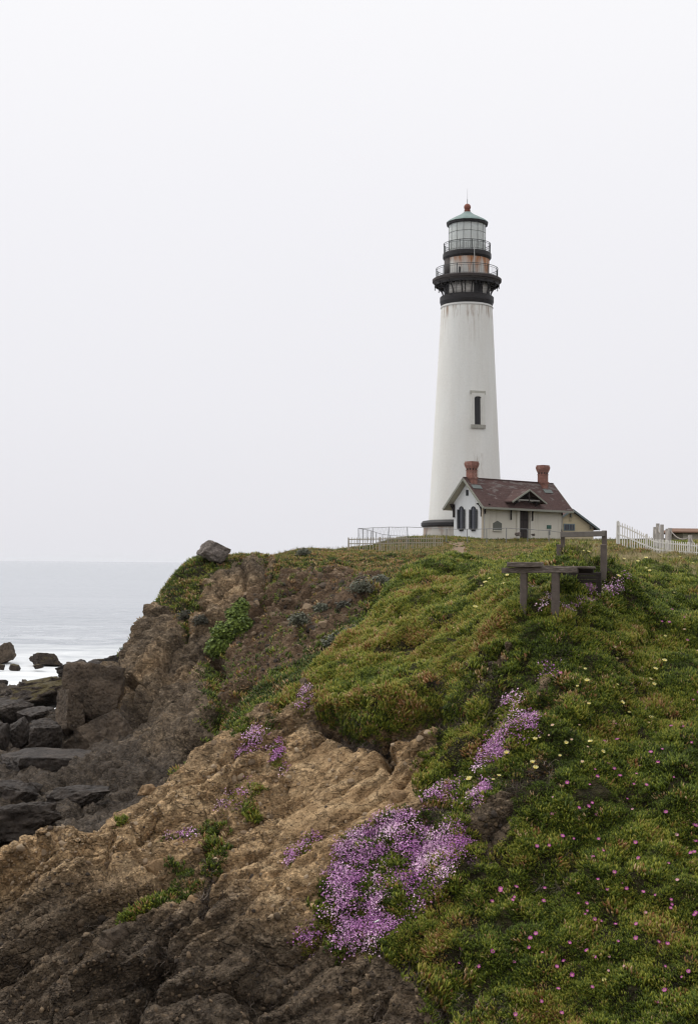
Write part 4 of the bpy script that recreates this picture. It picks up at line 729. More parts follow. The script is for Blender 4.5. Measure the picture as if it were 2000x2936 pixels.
def lighthouse():
    t = empty('lighthouse', TC); tag(t, 'tall white lighthouse tower with black iron galleries and glass lantern', 'lighthouse'); A0 = math.atan2(-TC[1], -TC[0])   # towards the viewer
    def build(n, prof, mat, seg=72, smooth=True): return MB().lathe(prof, seg).build(n, mat, t, smooth)
    def pol(r_, a, z=0): return (r_*math.cos(A0+a), r_*math.sin(A0+a), z)   # a > 0 is towards the right in the photo
    zpl = hz(1512); zc = hz(1494)
    m_pl = m_rusty('plinth_rust', (0.55, 0.52, 0.47), (0.30, 0.12, 0.045), 0, zpl, 0.42, 0.9)
    build('plinth', [(4.75, -1.5), (4.7, zpl+0.02)], m_pl); build('plinth_cornice', [(4.70, zpl-0.05), (4.95, zpl+0.1), (4.95, zpl+0.42), (4.75, zc-0.05), (4.12, zc+0.05)], M_IRON, smooth=False)
    z2 = hz(885); z3 = hz(868)
    build('tower_shaft', [(4.12+(2.88-4.12)*(q/40)**0.94, zc+(z2-zc)*q/40) for q in range(41)], M_TOWER, 96); build('neck_ring', [(2.88, z2-0.03), (2.96, z2), (2.96, z2+0.07), (2.86, z2+0.10), (2.80, z3+0.05)], m_rusty('neck_rust', (0.62, 0.61, 0.58), (0.25, 0.11, 0.04), z2-0.2, z3, 0.30, 1.6))
    z4 = z3+0.62; build('belt_ring', [(2.86, z3-0.42), (3.02, z3), (3.02, z4-0.1), (2.92, z4), (2.5, z4+0.02)], M_IRON, smooth=False)
    zg = hz(806); build('watch_room', [(2.55, z4-0.1), (2.55, zg-0.1)], M_IRON)
    for a0, a1 in ((-49, -27), (-25, -5), (-2.5, 17), (42, 60), (75, 95), (110, 170), (-170, -110)):
        pn = MB(); n = 6; b0 = A0+R(a0); b1 = A0+R(a1); pn.lathe([(2.555, z4+0.05), (2.60, z4+0.05), (2.60, zg-0.45), (2.555, zg-0.45)], n, (0, 0, 0), b0, b1); pn.build('wall_panel', M_WPAN, t, True)
        MB().lathe([(2.603, z4+0.62), (2.615, z4+0.63), (2.603, z4+0.64)], n, (0, 0, 0), b0, b1).build('panel_seam', M_IRONB, t)
    g = build('gallery_deck', [(2.5, zg-0.42), (3.3, zg-0.40), (3.66, zg-0.36), (3.72, zg-0.22), (3.86, zg-0.16), (3.88, zg+0.10), (3.80, zg+0.16), (2.5, zg+0.18)], M_IRONB, smooth=False)
    for i in range(16):
        a = R(11.25+22.5*i); b = MB(); pts = [pol(2.72+(3.62-2.72)*(q/8)**2.1, a, z4+0.02+(zg-0.42-z4)*(q/8)**0.9) for q in range(9)]; b.tube(pts, 0.075, 5); b.bar(pol(2.6, a, zg-0.52), pol(3.68, a, zg-0.50), 0.10, 0.16); b.build('bracket', M_IRON, t)
    for i in range(32):
        a = R(11.25*i+5.6); MB().lathe([(0.02, -0.62), (0.07, -0.55), (0.035, -0.46), (0.05, -0.3), (0.06, 0)], 6, pol(3.6 if i % 2 else 3.18, a, zg-0.36)).build('pendant', M_IRON, t)
    sk = MB().lathe([(3.60, zg-0.62), (3.62, zg-0.34), (3.56, zg-0.34), (3.56, zg-0.62), (3.60, zg-0.62)], 72).build('skirt', M_IRON, t)
    z5 = hz(744); build('service_room', [(2.50, zg+0.1), (2.50, z5)], m_rusty('service_room_paint', (0.62, 0.61, 0.575), (0.45, 0.17, 0.035), zg, z5, 0.50, 1.3, 0.05))
    MB().lathe([(2.51, zg+0.17), (2.56, zg+0.17), (2.56, z5-0.05), (2.51, z5-0.05)], 8, (0, 0, 0), A0+R(-89), A0+R(-49)).build('service_door', M_IRONB, t, True)
    for a in (-30, -8, 14, 38): MB().bar(pol(2.515, R(a), zg+0.2), pol(2.515, R(a), z5-0.1), 0.03, 0.03, (1, 0, 0)).build('wall_seam', M_WPAN, t)
    z6 = z5+0.62; build('upper_gallery_deck', [(2.5, z5-0.12), (2.60, z5-0.05), (2.72, z5+0.12), (2.72, z6-0.12), (2.68, z6), (1.9, z6+0.02)], M_IRON, smooth=False)
    z7 = hz(645); NP = 16
    build('curtain', [(1.84, z6), (1.84, z7-0.2)], M_CURT)
    w = 2*2.04*math.tan(math.pi/NP); zr = [z6+0.25+(z7-z6-0.3)*q/3 for q in range(4)]
    MB().lathe([(2.0, z6), (2.08, z6), (2.08, z6+0.24), (2.0, z6+0.24)], NP, (0, 0, 0), A0-math.pi/NP, A0-math.pi/NP+2*math.pi).build('lantern_sill', flat('lantern_sill_paint', (0.62, 0.64, 0.62)), t)
    pane = MB().box((0, 0, 0), (w-0.05, 0.02, zr[1]-zr[0]-0.04))
    p0 = None; bar0 = MB().box((0, 0, 0), (0.035, 0.05, z7-z6-0.15)); bo = None; hb = MB().box((0, 0, 0), (w, 0.04, 0.03)); ho = None
    for i in range(NP):
        a = A0+2*math.pi*i/NP
        for j in range(3):
            o = pane.build('pane', M_GLASS, t) if p0 is None else p0.copy()
            if p0 is None: p0 = o
            else: COL.objects.link(o)
            o.location = (2.04*math.cos(a), 2.04*math.sin(a), (zr[j]+zr[j+1])/2); o.rotation_euler = (0, 0, a+math.pi/2)
            if j:
                h_ = hb.build('glazing_bar', M_RAIL, t) if ho is None else ho.copy()
                if ho is None: ho = h_
                else: COL.objects.link(h_)
                h_.location = (2.05*math.cos(a), 2.05*math.sin(a), zr[j]); h_.rotation_euler = (0, 0, a+math.pi/2)
        a += math.pi/NP; rr_ = 2.05/math.cos(math.pi/NP)
        o = bar0.build('mullion', M_RAIL, t) if bo is None else bo.copy()
        if bo is None: bo = o
        else: COL.objects.link(o)
        o.location = (rr_*math.cos(a), rr_*math.sin(a), (z6+z7)/2+0.1); o.rotation_euler = (0, 0, a+math.pi/2)
    ze = hz(641); zt = hz(609)
    rf = MB().lathe([(2.0, ze-0.30), (2.14, ze-0.28), (2.30, ze-0.26), (2.36, ze-0.05), (2.38, ze+0.02)], 16, (0, 0, 0), A0+R(11.25), A0+R(371.25)).build('roof_gutter', M_IRON, t)
    MB().lathe([(2.38, ze+0.02), (2.22, ze+0.22), (1.5, ze+0.62), (0.85, ze+0.95), (0.42, zt), (0.40, zt+0.05)], 16, (0, 0, 0), A0+R(11.25), A0+R(371.25)).build('roof', M_VERD, t)
    zb = hz(594); MB().lathe([(0.42, zt+0.03), (0.36, zt+0.1), (0.24, zt+0.16), (0.36, zt+0.22), (0.36, zt+0.27), (0.22, zt+0.30)], 24).build('vent_neck', M_BALL, t)
    MB().lathe([(0.39*math.sin(R(q*11.25)), zb-0.39*math.cos(R(q*11.25))) for q in range(17)], 24).build('vent_ball', M_BALL, t, True)
    MB().tube([(0, 0, zb+0.38), (0, 0, zb+0.9)], 0.035).build('rod_socket', M_IRONB, t); MB().tube([(0, 0, zb+0.6), (0, 0, zb+2.1)], [0.018, 0.008], 5).build('lightning_rod', M_RAIL, t)
    for rad, zf, hh, np_, nb in ((2.62, z6, 1.08, 12, 72), (3.46, zg+0.17, 1.15, 12, 84)):
        for q, rt in ((hh, 0.035), (hh*0.84, 0.022), (0.12, 0.022)): MB().tube([pol(rad, 2*math.pi*i/72, zf+q) for i in range(73)], rt, 5, False).build('rail', M_RAIL, t)
        po = MB().tube([(0, 0, 0), (0, 0, hh+0.05)], 0.045, 6); ba = MB().tube([(0, 0, 0.12), (0, 0, hh*0.84)], 0.011, 3); f1 = f2 = None
        for i in range(np_):
            o = po.build('rail_post', M_RAIL, t) if f1 is None else f1.copy()
            if f1 is None: f1 = o
            else: COL.objects.link(o)
            o.location = pol(rad, 2*math.pi*(i+0.4)/np_, zf)
        for i in range(nb):
            o = ba.build('baluster', M_RAIL, t) if f2 is None else f2.copy()
            if f2 is None: f2 = o
            else: COL.objects.link(o)
            o.location = pol(rad, 2*math.pi*(i+0.5)/nb, zf)
    MB().tube([pol(3.0, R(-15.5), zg+0.15), pol(3.0, R(-15.5), zg+0.95), pol(3.0, R(-15.5), zg+1.05)], [0.11, 0.11, 0.05], 8).build('fog_bell_post', M_IRON, t)
    MB().tube([pol(2.76, R(17), z6+0.15), pol(2.76, R(17), zg+0.2)], 0.035, 5).build('down_pipe', flat('pale_pipe', (0.5, 0.5, 0.48)), t)
    # window on the shaft
    aw = R(21.5); zw = hz(1188); rs = lambda z: 4.12+(2.88-4.12)*(max(0, (z-zc)/(z2-zc)))**0.94
    n = Vector((math.cos(A0+aw), math.sin(A0+aw), 0)); s = Vector((-n.y, n.x, 0)); up = Vector((0, 0, 1)); lean = math.atan(0.045)
    up = (up-n*lean).normalized(); C = n*(rs(zw)-0.02)+Vector((0, 0, zw))
    def P3(x, y, d=0): return C+s*x*0.9+up*y*0.84+n*d
    wf = flat('window_surround_paint', (0.62, 0.61, 0.57), 0.7, 0.12, 2.0); wn = empty('window'); wn.parent = t
    for x in (-0.68, 0.68): MB().bar(P3(x, -2.0), P3(x, 1.75), 0.36, 0.34, n).build('jamb', wf, wn)
    arch = [(-0.86, 1.75), (-0.86, 2.35), (0.86, 2.35), (0.86, 1.75), (0.5, 1.75)]+[(0.5*math.cos(R(q)), 1.55+0.42*math.sin(R(q))) for q in range(20, 161, 20)]+[(-0.5, 1.75)]
    MB().poly([P3(x, y, 0.17) for x, y in arch], -n*0.34).build('arch', wf, wn)
    MB().bar(P3(-0.98, 2.42, 0.08), P3(0.98, 2.42, 0.08), 0.42, 0.16, n).build('hood', flat('hood_stained', (0.42, 0.41, 0.36), 0.8, 0.4, 3), wn); MB().bar(P3(-0.95, -2.05, 0.12), P3(0.95, -2.05, 0.12), 0.42, 0.14, n).build('sill', flat('sill_stained', (0.34, 0.33, 0.29), 0.8, 0.5, 4), wn)
    for x in (-0.72, 0.72): MB().bar(P3(x, -2.30, 0.05), P3(x, -2.08, 0.05), 0.22, 0.25, n).build('corbel', wf, wn)
    MB().bar(P3(0, -1.95, 0.02), P3(0, 1.9, 0.02), 1.0, 0.02, n).build('opening', flat('dark_opening', (0.022, 0.020, 0.022), 0.35), wn); MB().bar(P3(0.42, -1.9, 0.06), P3(0.42, 1.7, 0.06), 0.16, 0.10, n).build('sash', wf, wn)
    st = Mat('stain_streaks'); f = st.noise(st.mapping(st.obj(), (3, 3, 0.5)), 1.2, 5); MB()
    return t
lighthouse()

# ------------------------------------------------------------------ white brick house beside the tower
def m_roof(name, a, b, worn):
    m = Mat(name); O = m.obj(); br = m.n('ShaderNodeTexBrick', Scale=1.0); br.inputs['Brick Width'].default_value = 0.35; br.inputs['Row Height'].default_value = 0.16; br.inputs['Mortar Size'].default_value = 0.008
    br.inputs['Color1'].default_value = (*a, 1); br.inputs['Color2'].default_value = (*b, 1); br.inputs['Mortar'].default_value = tuple(q*0.55 for q in a)+(1,)
    s = m.n('ShaderNodeSeparateXYZ'); m.l(O, s.inputs[0]); cb = m.n('ShaderNodeCombineXYZ'); m.l(s.outputs['X'], cb.inputs[0]); m.l(m.math('MULTIPLY', s.outputs['Z'], 1.38), cb.inputs[1]); m.l(cb.outputs[0], br.inputs['Vector'])
    n1 = m.noise(O, 1.3, 6, 0.65); n2 = m.noise(m.mapping(O, (0.6, 1, 2.5)), 1.1, 5, 0.65, 0.6)
    c = m.mix(0.5, br.outputs['Color'], m.ramp(n1, (0.3, 0.7), (0.7, 1.35)), 'MULTIPLY'); g = m.math('ADD', n2, m.math('MULTIPLY_ADD', s.outputs['Z'], 0.055, -0.30)); c = m.mix(m.ramp(g, (0.53, 0.0), (0.62, worn)), c, (0.16, 0.14, 0.13))
    g2 = m.ramp(m.noise(m.mapping(O, (0.8, 1, 3.0), (0, 0, 0), (3, 1, 7)), 1.0, 6, 0.7), (0.63, 0.0), (0.70, worn)); c = m.mix(g2, c, (0.36, 0.34, 0.32))
    return m.done(c, 0.9, m.bump(br.outputs['Fac'], 0.3, -0.02))
def m_wall(name, col, stain, brick=True, z1=3.0):
    m = Mat(name); O = m.obj(); n1 = m.noise(O, 0.8, 5, 0.6); st = m.noise(m.mapping(O, (1.6, 1.6, 0.22)), 1.0, 6, 0.65); c = m.mix(n1, tuple(q*0.9 for q in col), col)
    c = m.mix(m.ramp(st, (0.55, 0.0), (0.78, 0.6)), c, stain); b = m.bump(m.noise(O, 9, 4), 0.2, 0.02); return m.done(c, 0.8, b)
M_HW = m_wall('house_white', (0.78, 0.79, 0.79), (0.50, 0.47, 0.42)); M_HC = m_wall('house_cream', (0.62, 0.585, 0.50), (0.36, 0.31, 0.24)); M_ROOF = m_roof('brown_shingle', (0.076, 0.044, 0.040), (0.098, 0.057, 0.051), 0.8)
M_TRIM = flat('grey_trim', (0.25, 0.25, 0.21), 0.7, 0.25, 3); M_SOFF = flat('soffit_cream', (0.50, 0.46, 0.37), 0.8, 0.15, 2); M_DKW = flat('dark_timber', (0.028, 0.022, 0.020), 0.7, 0.35, 4, 0.2); M_SHUT = flat('shutter_black', (0.022, 0.024, 0.028), 0.5, 0.2, 4); M_PANE = flat('dark_pane', (0.05, 0.055, 0.07), 0.12, 0.3, 1.2); M_BOARD = flat('grey_board', (0.13, 0.135, 0.115), 0.7, 0.2, 3)
def m_brick():
    m = Mat('chimney_brick'); O = m.obj(); s = m.n('ShaderNodeSeparateXYZ'); m.l(O, s.inputs[0]); cb = m.n('ShaderNodeCombineXYZ'); m.l(m.math('ADD', s.outputs['X'], s.outputs['Y']), cb.inputs[0]); m.l(s.outputs['Z'], cb.inputs[1])
    br = m.n('ShaderNodeTexBrick', Scale=1.0); br.inputs['Brick Width'].default_value = 0.23; br.inputs['Row Height'].default_value = 0.08; br.inputs['Mortar Size'].default_value = 0.008; br.inputs['Color1'].default_value = (0.22, 0.085, 0.065, 1); br.inputs['Color2'].default_value = (0.29, 0.125, 0.095, 1); br.inputs['Mortar'].default_value = (0.30, 0.22, 0.18, 1); m.l(cb.outputs[0], br.inputs['Vector'])
    n1 = m.noise(O, 2.2, 5, 0.65); c = m.mix(0.6, br.outputs['Color'], m.ramp(n1, (0.3, 0.55), (0.7, 1.35)), 'MULTIPLY'); c = m.mix(m.ramp(m.noise(O, 1.4, 5), (0.60, 0.0), (0.68, 0.55)), c, (0.45, 0.35, 0.30)); return m.done(c, 0.9, m.bump(br.outputs['Fac'], 0.5, -0.02))
M_BRICK = m_brick()
def house():
    th = R(40); u = np.array([math.cos(th), math.sin(th), 0]); v = np.array([-math.sin(th), math.cos(th), 0]); C = at(1382, 1546, 134.0); zg = C[2]
    h = empty('house', C); h.rotation_euler = (0, 0, th); tag(h, 'small white house with brown shingle roof and two brick chimneys', 'house')
    def F(px, py, off=0): p = on_plane(px, py, C-v*off, v)-C; return float(p@u), float(p[2])
    def G(px, py, off=0): p = on_plane(px, py, C-u*off, u)-C; return float(p@v), float(p[2])
    Lh = F(1612, 1540)[0]; W = G(1300, 1540)[0]; ov = 0.85; og = 0.75
    Hr = G(1322, 1373, og)[1]; He = Hr-(W/2+ov)*1.06; sl = 1.06
    # walls with the openings left free
    def wallz(y): return Hr-0.16-abs(y-W/2)*sl
    dx0, _ = F(1488, 1500); dx1, _ = F(1516, 1500); dz = F(1502, 1441)[1]; hw = wallz(0)
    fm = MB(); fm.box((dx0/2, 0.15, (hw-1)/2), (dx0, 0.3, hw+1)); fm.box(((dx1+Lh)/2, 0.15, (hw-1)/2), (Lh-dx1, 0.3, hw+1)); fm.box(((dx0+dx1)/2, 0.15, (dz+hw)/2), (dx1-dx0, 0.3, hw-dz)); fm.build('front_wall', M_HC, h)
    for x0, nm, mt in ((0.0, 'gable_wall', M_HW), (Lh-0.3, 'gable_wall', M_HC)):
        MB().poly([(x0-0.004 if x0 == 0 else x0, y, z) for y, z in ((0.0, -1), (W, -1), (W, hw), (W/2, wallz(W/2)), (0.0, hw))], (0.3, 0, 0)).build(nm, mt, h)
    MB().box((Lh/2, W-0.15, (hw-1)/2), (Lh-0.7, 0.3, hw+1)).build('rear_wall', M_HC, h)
    MB().box((-0.02, -0.02, 1.5), (0.16, 0.16, 4.4)).build('corner_board', flat('corner_trim', (0.48, 0.42, 0.33)), h)
    for sgn, nm in ((-1, 'roof_slope'), (1, 'roof_slope')):
        y1 = W/2+sgn*(W/2+ov); MB().poly([(-og, W/2, Hr), (-og, y1, He), (Lh+og, y1, He), (Lh+og, W/2, Hr)], (0, 0, 0.16)).build(nm, M_ROOF, h)
        MB().poly([(-og+0.02, W/2, Hr-0.012), (-og+0.02, y1-sgn*0.02, He-0.012), (Lh+og-0.02, y1-sgn*0.02, He-0.012), (Lh+og-0.02, W/2, Hr-0.012)], (0, 0, -0.05)).build('soffit', M_SOFF, h)
        for x in (-og-0.03, Lh+og+0.03): MB().bar((x, W/2, Hr+0.0), (x, y1, He+0.0), 0.06, 0.23, (0, 0, 1)).build('bargeboard', M_TRIM, h)
        MB().bar((-og, y1+sgn*0.03, He+0.05), (Lh+og, y1+sgn*0.03, He+0.05), 0.06, 0.22).build('fascia', M_TRIM, h)
    MB().bar((-og, W/2, Hr+0.17), (Lh+og, W/2, Hr+0.17), 0.22, 0.06).build('ridge_cap', flat('ridge_tiles', (0.10, 0.055, 0.048)), h)
    # gable end: shuttered windows, attic vent, corner brackets
    for pa, pb in ((1311.5, 1333.5), (1345.5, 1368.5)):
        ya, zt = G(pa, 1461); yb, _ = G(pb, 1461); _, zb = G(pa, 1516); yc = (ya+yb)/2; wd = abs(ya-yb); w = empty('window'); w.parent = h; sw = wd*0.27
        pts = [(-0.03, yc+wd*0.24*math.cos(R(q)), zt+0.02+0.26*math.sin(R(q))) for q in range(0, 181, 20)]
        MB().poly([(-0.05, yc-wd*0.24, zb), (-0.05, yc+wd*0.24, zb)]+[(-0.05, p[1], p[2]) for p in pts], (0.05, 0, 0)).build('pane', M_PANE, w)
        MB().bar((-0.07, yc, zb), (-0.07, yc, zt+0.2), 0.05, 0.04, (1, 0, 0)).build('sash_bar', flat('sash_grey', (0.22, 0.22, 0.24)), w)
        ar = [(-0.06, yc+wd*(0.24+k)*math.cos(R(q)), zt+0.02+(0.26+k*1.2)*math.sin(R(q))) for k in (0, ) for q in range(0, 181, 20)]; MB().tube(ar, 0.05, 5).build('arch_head', M_SHUT, w)
        for sg in (-1, 1):
            y0 = yc+sg*(wd/2-sw/2); s_ = MB().box((-0.09, y0, (zb+zt)/2), (0.05, sw, zt-zb)).build('shutter', M_SHUT, w)
            for q in range(9): MB().box((-0.12, y0, zb+0.15+(zt-zb-0.3)*q/8), (0.02, sw*0.8, 0.10), Matrix.Rotation(0.5, 3, 'Y')).build('louvre', M_SHUT, s_)
        MB().box((-0.12, yc, zb-0.06), (0.2, wd*0.55, 0.10)).build('sill', M_SHUT, w); MB().box((-0.05, yc, zb-0.18), (0.08, wd*0.45, 0.14)).build('apron', M_SHUT, w)
    ya, zt = G(1336, 1405); yb, zb = G(1342, 1421); MB().box((-0.03, (ya+yb)/2, (zt+zb)/2), (0.06, abs(ya-yb), zt-zb)).build('attic_vent', M_SHUT, h)
    def bracket(p, d, hgt, out, par, nm='bracket'):
        p = Vector(p); d = Vector(d).normalized(); b = MB(); b.bar(p+d*0.06+Vector((0, 0, -hgt)), p+d*0.06, 0.12, 0.12, d); b.bar(p+d*0.02+Vector((0, 0, -0.06)), p+d*out+Vector((0, 0, -0.06)), 0.12, 0.12)
        pts = [p+d*(0.08+(out-0.12)*(1-math.cos(R(q))))+Vector((0, 0, -hgt*0.72+(hgt*0.72-0.1)*math.sin(R(q)))) for q in range(0, 91, 15)]; b.tube(pts, 0.055, 5); b.build(nm, M_DKW, par)
    for y in (0.12, W-0.12): bracket((-0.02, y, He+0.55), (-1, 0, 0), 1.35, 0.7, h)
    bracket((-0.02, W+0.0, He+0.55), (0, 1, 0), 1.35, 0.75, h); bracket((0.3, -0.0, He+0.5), (0, -1, 0), 1.0, 0.75, h); bracket((Lh-0.2, -0.0, He+0.4), (0, -1, 0), 0.7, 0.7, h)
    # front: door under a small gabled porch
    dxc = (dx0+dx1)/2; d = empty('door'); d.parent = h
    MB().box((dxc, 0.20, dz/2-0.3), (dx1-dx0, 0.08, dz+0.6)).build('leaf', M_DKW, d)
    for zz, hh in ((0.55, 0.7), (1.6, 0.9), (2.6, 0.7)): 
        for sx in (-0.25, 0.25): MB().box((dxc+sx*(dx1-dx0), 0.155, zz), ((dx1-dx0)*0.36, 0.02, hh)).build('panel', flat('door_panel', (0.04, 0.032, 0.03)), d)
    MB().tube([(dx1-0.2, 0.15, 1.1), (dx1-0.2, 0.06, 1.1)], 0.04, 6).build('knob', M_TRIM, d)
    for x in (dx0-0.28, dx1+0.28): MB().box((x, -0.06, dz/2), (0.42, 0.14, dz+0.5)).build('pilaster', flat('pilaster_paint', (0.58, 0.55, 0.48), 0.8, 0.1), h)
    po = 1.25; px_l, ptz = F(1467, 1440, po); px_r, _ = F(1566, 1441, po); pkx, pkz = F(1528, 1406, po); pxc = (px_l+px_r)/2; ph = (px_r-px_l)/2; 
    yb = W/2-(Hr-pkz)/sl-0.1
    for sg in (-1, 1):
        xe = pxc+sg*ph; ye = W/2-(Hr-ptz)/sl
        MB().poly([(pxc, -po, pkz), (xe, -po, ptz), (xe, ye+0.2, ptz), (pxc, yb+0.35, pkz)], (0, 0, 0.12)).build('porch_roof', M_ROOF, h)
        MB().bar((pxc, -po-0.03, pkz+0.02), (xe, -po-0.03, ptz+0.02), 0.07, 0.17).build('porch_bargeboard', M_TRIM, h)
        bracket((pxc+sg*ph*0.62, -0.13, ptz+0.15), (0, -1, 0), 1.9, 1.05, h, 'porch_bracket')
        MB().bar((pxc+sg*ph*0.62, 0.1, ptz+0.13), (pxc+sg*ph*0.62, -po+0.1, ptz+0.13), 0.14, 0.16).build('porch_beam', M_DKW, h)
    MB().bar((pxc-ph*0.62, -po+0.12, ptz+0.30), (pxc+ph*0.62, -po+0.12, ptz+0.30), 0.12, 0.14).build('tie_beam', flat('weathered_tie', (0.24, 0.23, 0.21)), h); MB().bar((pxc, -po+0.12, ptz+0.05), (pxc, -po+0.12, pkz-0.05), 0.14, 0.14, (1, 0, 0)).build('king_post', M_DKW, h)
    MB().poly([(pxc, -0.02, pkz-0.05), (pxc-ph*0.9, -0.02, ptz), (pxc+ph*0.9, -0.02, ptz)], (0, 0.015, 0)).build('porch_back', M_DKW, h)
    # boarded window with a pointed head, small green plate
    a, z0 = F(1412, 1520); b, z1 = F(1437, 1501); _, z2 = F(1424, 1493)
    w = empty('boarded_window'); w.parent = h; MB().poly([(a, -0.04, z0), (b, -0.04, z0), (b, -0.04, z1), ((a+b)/2, -0.04, z2), (a, -0.04, z1)], (0, 0.04, 0)).build('board', M_BOARD, w)
    MB().box(((a+b)/2, -0.08, z0-0.05), ((b-a)*1.05, 0.14, 0.09)).build('sill', M_HC, w)
    a, z0 = F(1566, 1516); b, z1 = F(1578, 1506); MB().box(((a+b)/2, -0.04, (z0+z1)/2), (b-a, 0.06, z1-z0)).build('green_plate', flat('green_plate_paint', (0.045, 0.115, 0.09), 0.4, 0.15), h)
    a, z0 = F(1573, 1524); MB().box((a, -0.1, z0-0.1), (0.14, 0.12, 0.55)).build('meter_box', flat('box_grey', (0.35, 0.35, 0.33)), h)
    # chimneys
    for pa, pt in ((1351, 1324), (1555, 1335)):
        yc = W/2-0.25; p = on_plane(pa, 1380, C+v*yc, v)-C; xc = float(p@u); zt = float(on_plane(pa, pt, C+v*yc, v)[2]-zg); z0 = Hr-0.5
        c = empty('chimney'); c.parent = h; H_ = zt-z0
        MB().box((xc, yc, z0+H_*0.36), (0.80, 0.80, H_*0.72)).build('stack', M_BRICK, c); MB().box((xc, yc, z0+0.62), (0.95, 0.95, 0.18)).build('base_course', M_BRICK, c); MB().box((xc, yc, z0+H_*0.60), (0.87, 0.87, 0.07)).build('string_course', M_BRICK, c)
        for q, (s_, z_) in enumerate(((0.88, 0.725), (0.95, 0.77), (1.02, 0.815), (1.09, 0.87), (1.09, 0.93), (0.99, 0.985))): MB().box((xc, yc, z0+H_*z_), (s_, s_, H_*0.055)).build('corbel_course', M_BRICK, c)
        for q in range(8):
            ax = q // 2; k_ = (-0.2, 0.2)[q % 2]; dx, dy = ((k_, -0.40), (k_, 0.40), (-0.40, k_), (0.40, k_))[ax]
            MB().box((xc+dx, yc+dy, z0+H_*0.69), (0.16 if ax < 2 else 0.06, 0.06 if ax < 2 else 0.16, 0.3)).build('recess', flat('recess_dark', (0.03, 0.02, 0.018)) if q == 0 else bpy.data.materials['recess_dark'], c)  # dark panels set slightly proud of the brick
        MB().box((xc, yc-0.75, Hr-0.42-0.40), (1.3, 0.5, 0.05), Matrix.Rotation(0.81, 3, 'X')).build('flashing', flat('lead_flashing', (0.15, 0.17, 0.16)), c)
    return h
house()
# pale yellow cottage behind
def cottage():
    C = at(1600, 1540, 163.0); th = R(12); c = empty('cottage', C); c.rotation_euler = (0, 0, th); tag(c, 'pale yellow boarded cottage behind the white house', 'house')
    m = Mat('yellow_clapboard'); O = m.obj(); s = m.n('ShaderNodeSeparateXYZ'); m.l(O, s.inputs[0]); f = m.math('FRACT', m.math('MULTIPLY', s.outputs['Z'], 5.0)); cc = m.mix(m.noise(O, 1.2, 5), (0.50, 0.42, 0.27), (0.60, 0.51, 0.34)); MY = m.done(cc, 0.8, m.bump(f, 0.5, 0.03))
    u = np.array([math.cos(th), math.sin(th), 0]); v = np.array([-u[1], u[0], 0])
    def F(px, py): p = on_plane(px, py, C, v)-C; return float(p@u), float(p[2])
    xa, za = F(1636, 1462); xr, zr = F(1713, 1520); xl = xa-(xr-xa); wl = xa-(xr-xa)*0.8; wr = xa+(xr-xa)*0.83; zw = za+(zr-za)*0.83-0.1
    MB().poly([(wl, 0, -1.0), (wr, 0, -1.0), (wr, 0, zw), (xa, 0, za-0.12), (wl, 0, zw)], (0, 0.25, 0)).build('gable_wall', MY, c)
    MB().poly([(wl, 9.0, -1.0), (wr, 9.0, -1.0), (wr, 9.0, zw), (xa, 9.0, za-0.12), (wl, 9.0, zw)], (0, 0.25, 0)).build('gable_wall', MY, c)
    for x in (wl, wr-0.2): MB().box((x+0.1, 4.6, (zw-1.2)/2), (0.2, 8.7, zw+0.9)).build('side_wall', MY, c)
    for xe in (xl, xr):
        MB().poly([(xa, -0.5, za), (xe, -0.5, zr), (xe, 9.7, zr), (xa, 9.7, za)], (0, 0, 0.14)).build('roof_slope', M_ROOF, c); MB().bar((xa, -0.53, za+0.02), (xe, -0.53, zr+0.02), 0.06, 0.22).build('bargeboard', flat('slate_trim', (0.14, 0.17, 0.17)), c)
    a, z0 = F(1614, 1521); b, z1 = F(1646, 1502); w = empty('window'); w.parent = c
    MB().box(((a+b)/2, -0.05, (z0+z1)/2), (b-a, 0.08, z1-z0)).build('frame', flat('window_frame_blue', (0.17, 0.22, 0.24)), w)
    for q in range(2):
        x = a+(b-a)*(0.27+0.46*q); MB().box((x, -0.10, (z0+z1)/2), ((b-a)*0.40, 0.03, (z1-z0)*0.78)).build('pane', M_PANE, w); MB().bar((x, -0.125, z0+0.08), (x, -0.125, z1-0.08), 0.03, 0.03, (0, 1, 0)).build('glazing_bar', M_TRIM, w)
    a, z0 = F(1630, 1494); b, z1 = F(1637, 1483); MB().box(((a+b)/2, -0.04, (z0+z1)/2), (b-a, 0.07, z1-z0)).build('attic_vent', flat('vent_cream', (0.42, 0.36, 0.24)), c)
    for px in (1634, 1690): x, z = F(px, 1478 if px == 1634 else 1512); MB().box((x, -0.2, z), (0.14, 0.4, 0.4)).build('bracket', M_BOARD, c)
cottage()
def far_building():
    p = at(1960, 1545, 132.0); c = empty('outbuilding', p); tag(c, 'low brown roof showing above the grassy bank by the photo edge', 'building')
    def X(px, py): q = at(px, py, 132.0)-p; return q[0], q[2]
    x0, z0 = X(1928, 1527); x1, z1 = X(1952, 1515); x2 = x1+9
    MB().box(((x0+x2)/2+0.8, 4, z0/2-0.8), (x2-x0-0.8, 6.6, z0+1.5)).build('wall', M_SOFF, c)
    mr = flat('rust_brown_roof', (0.20, 0.115, 0.075), 0.9, 0.2, 1.5)
    MB().poly([(x0, 0, z0), (x2+2, 0, z0), (x2, 4, z1), (x1, 4, z1)], (0, 0, 0.12)).build('roof_slope', mr, c); MB().poly([(x0, 0.02, z0+0.01), (x0, 8, z0+0.01), (x1, 4, z1+0.01)], (0, 0, 0.11)).build('hip', mr, c); MB().poly([(x0, 8, z0), (x1, 4, z1), (x2, 4, z1), (x2+2, 8, z0)], (0, 0, 0.12)).build('roof_slope', mr, c)
far_building()

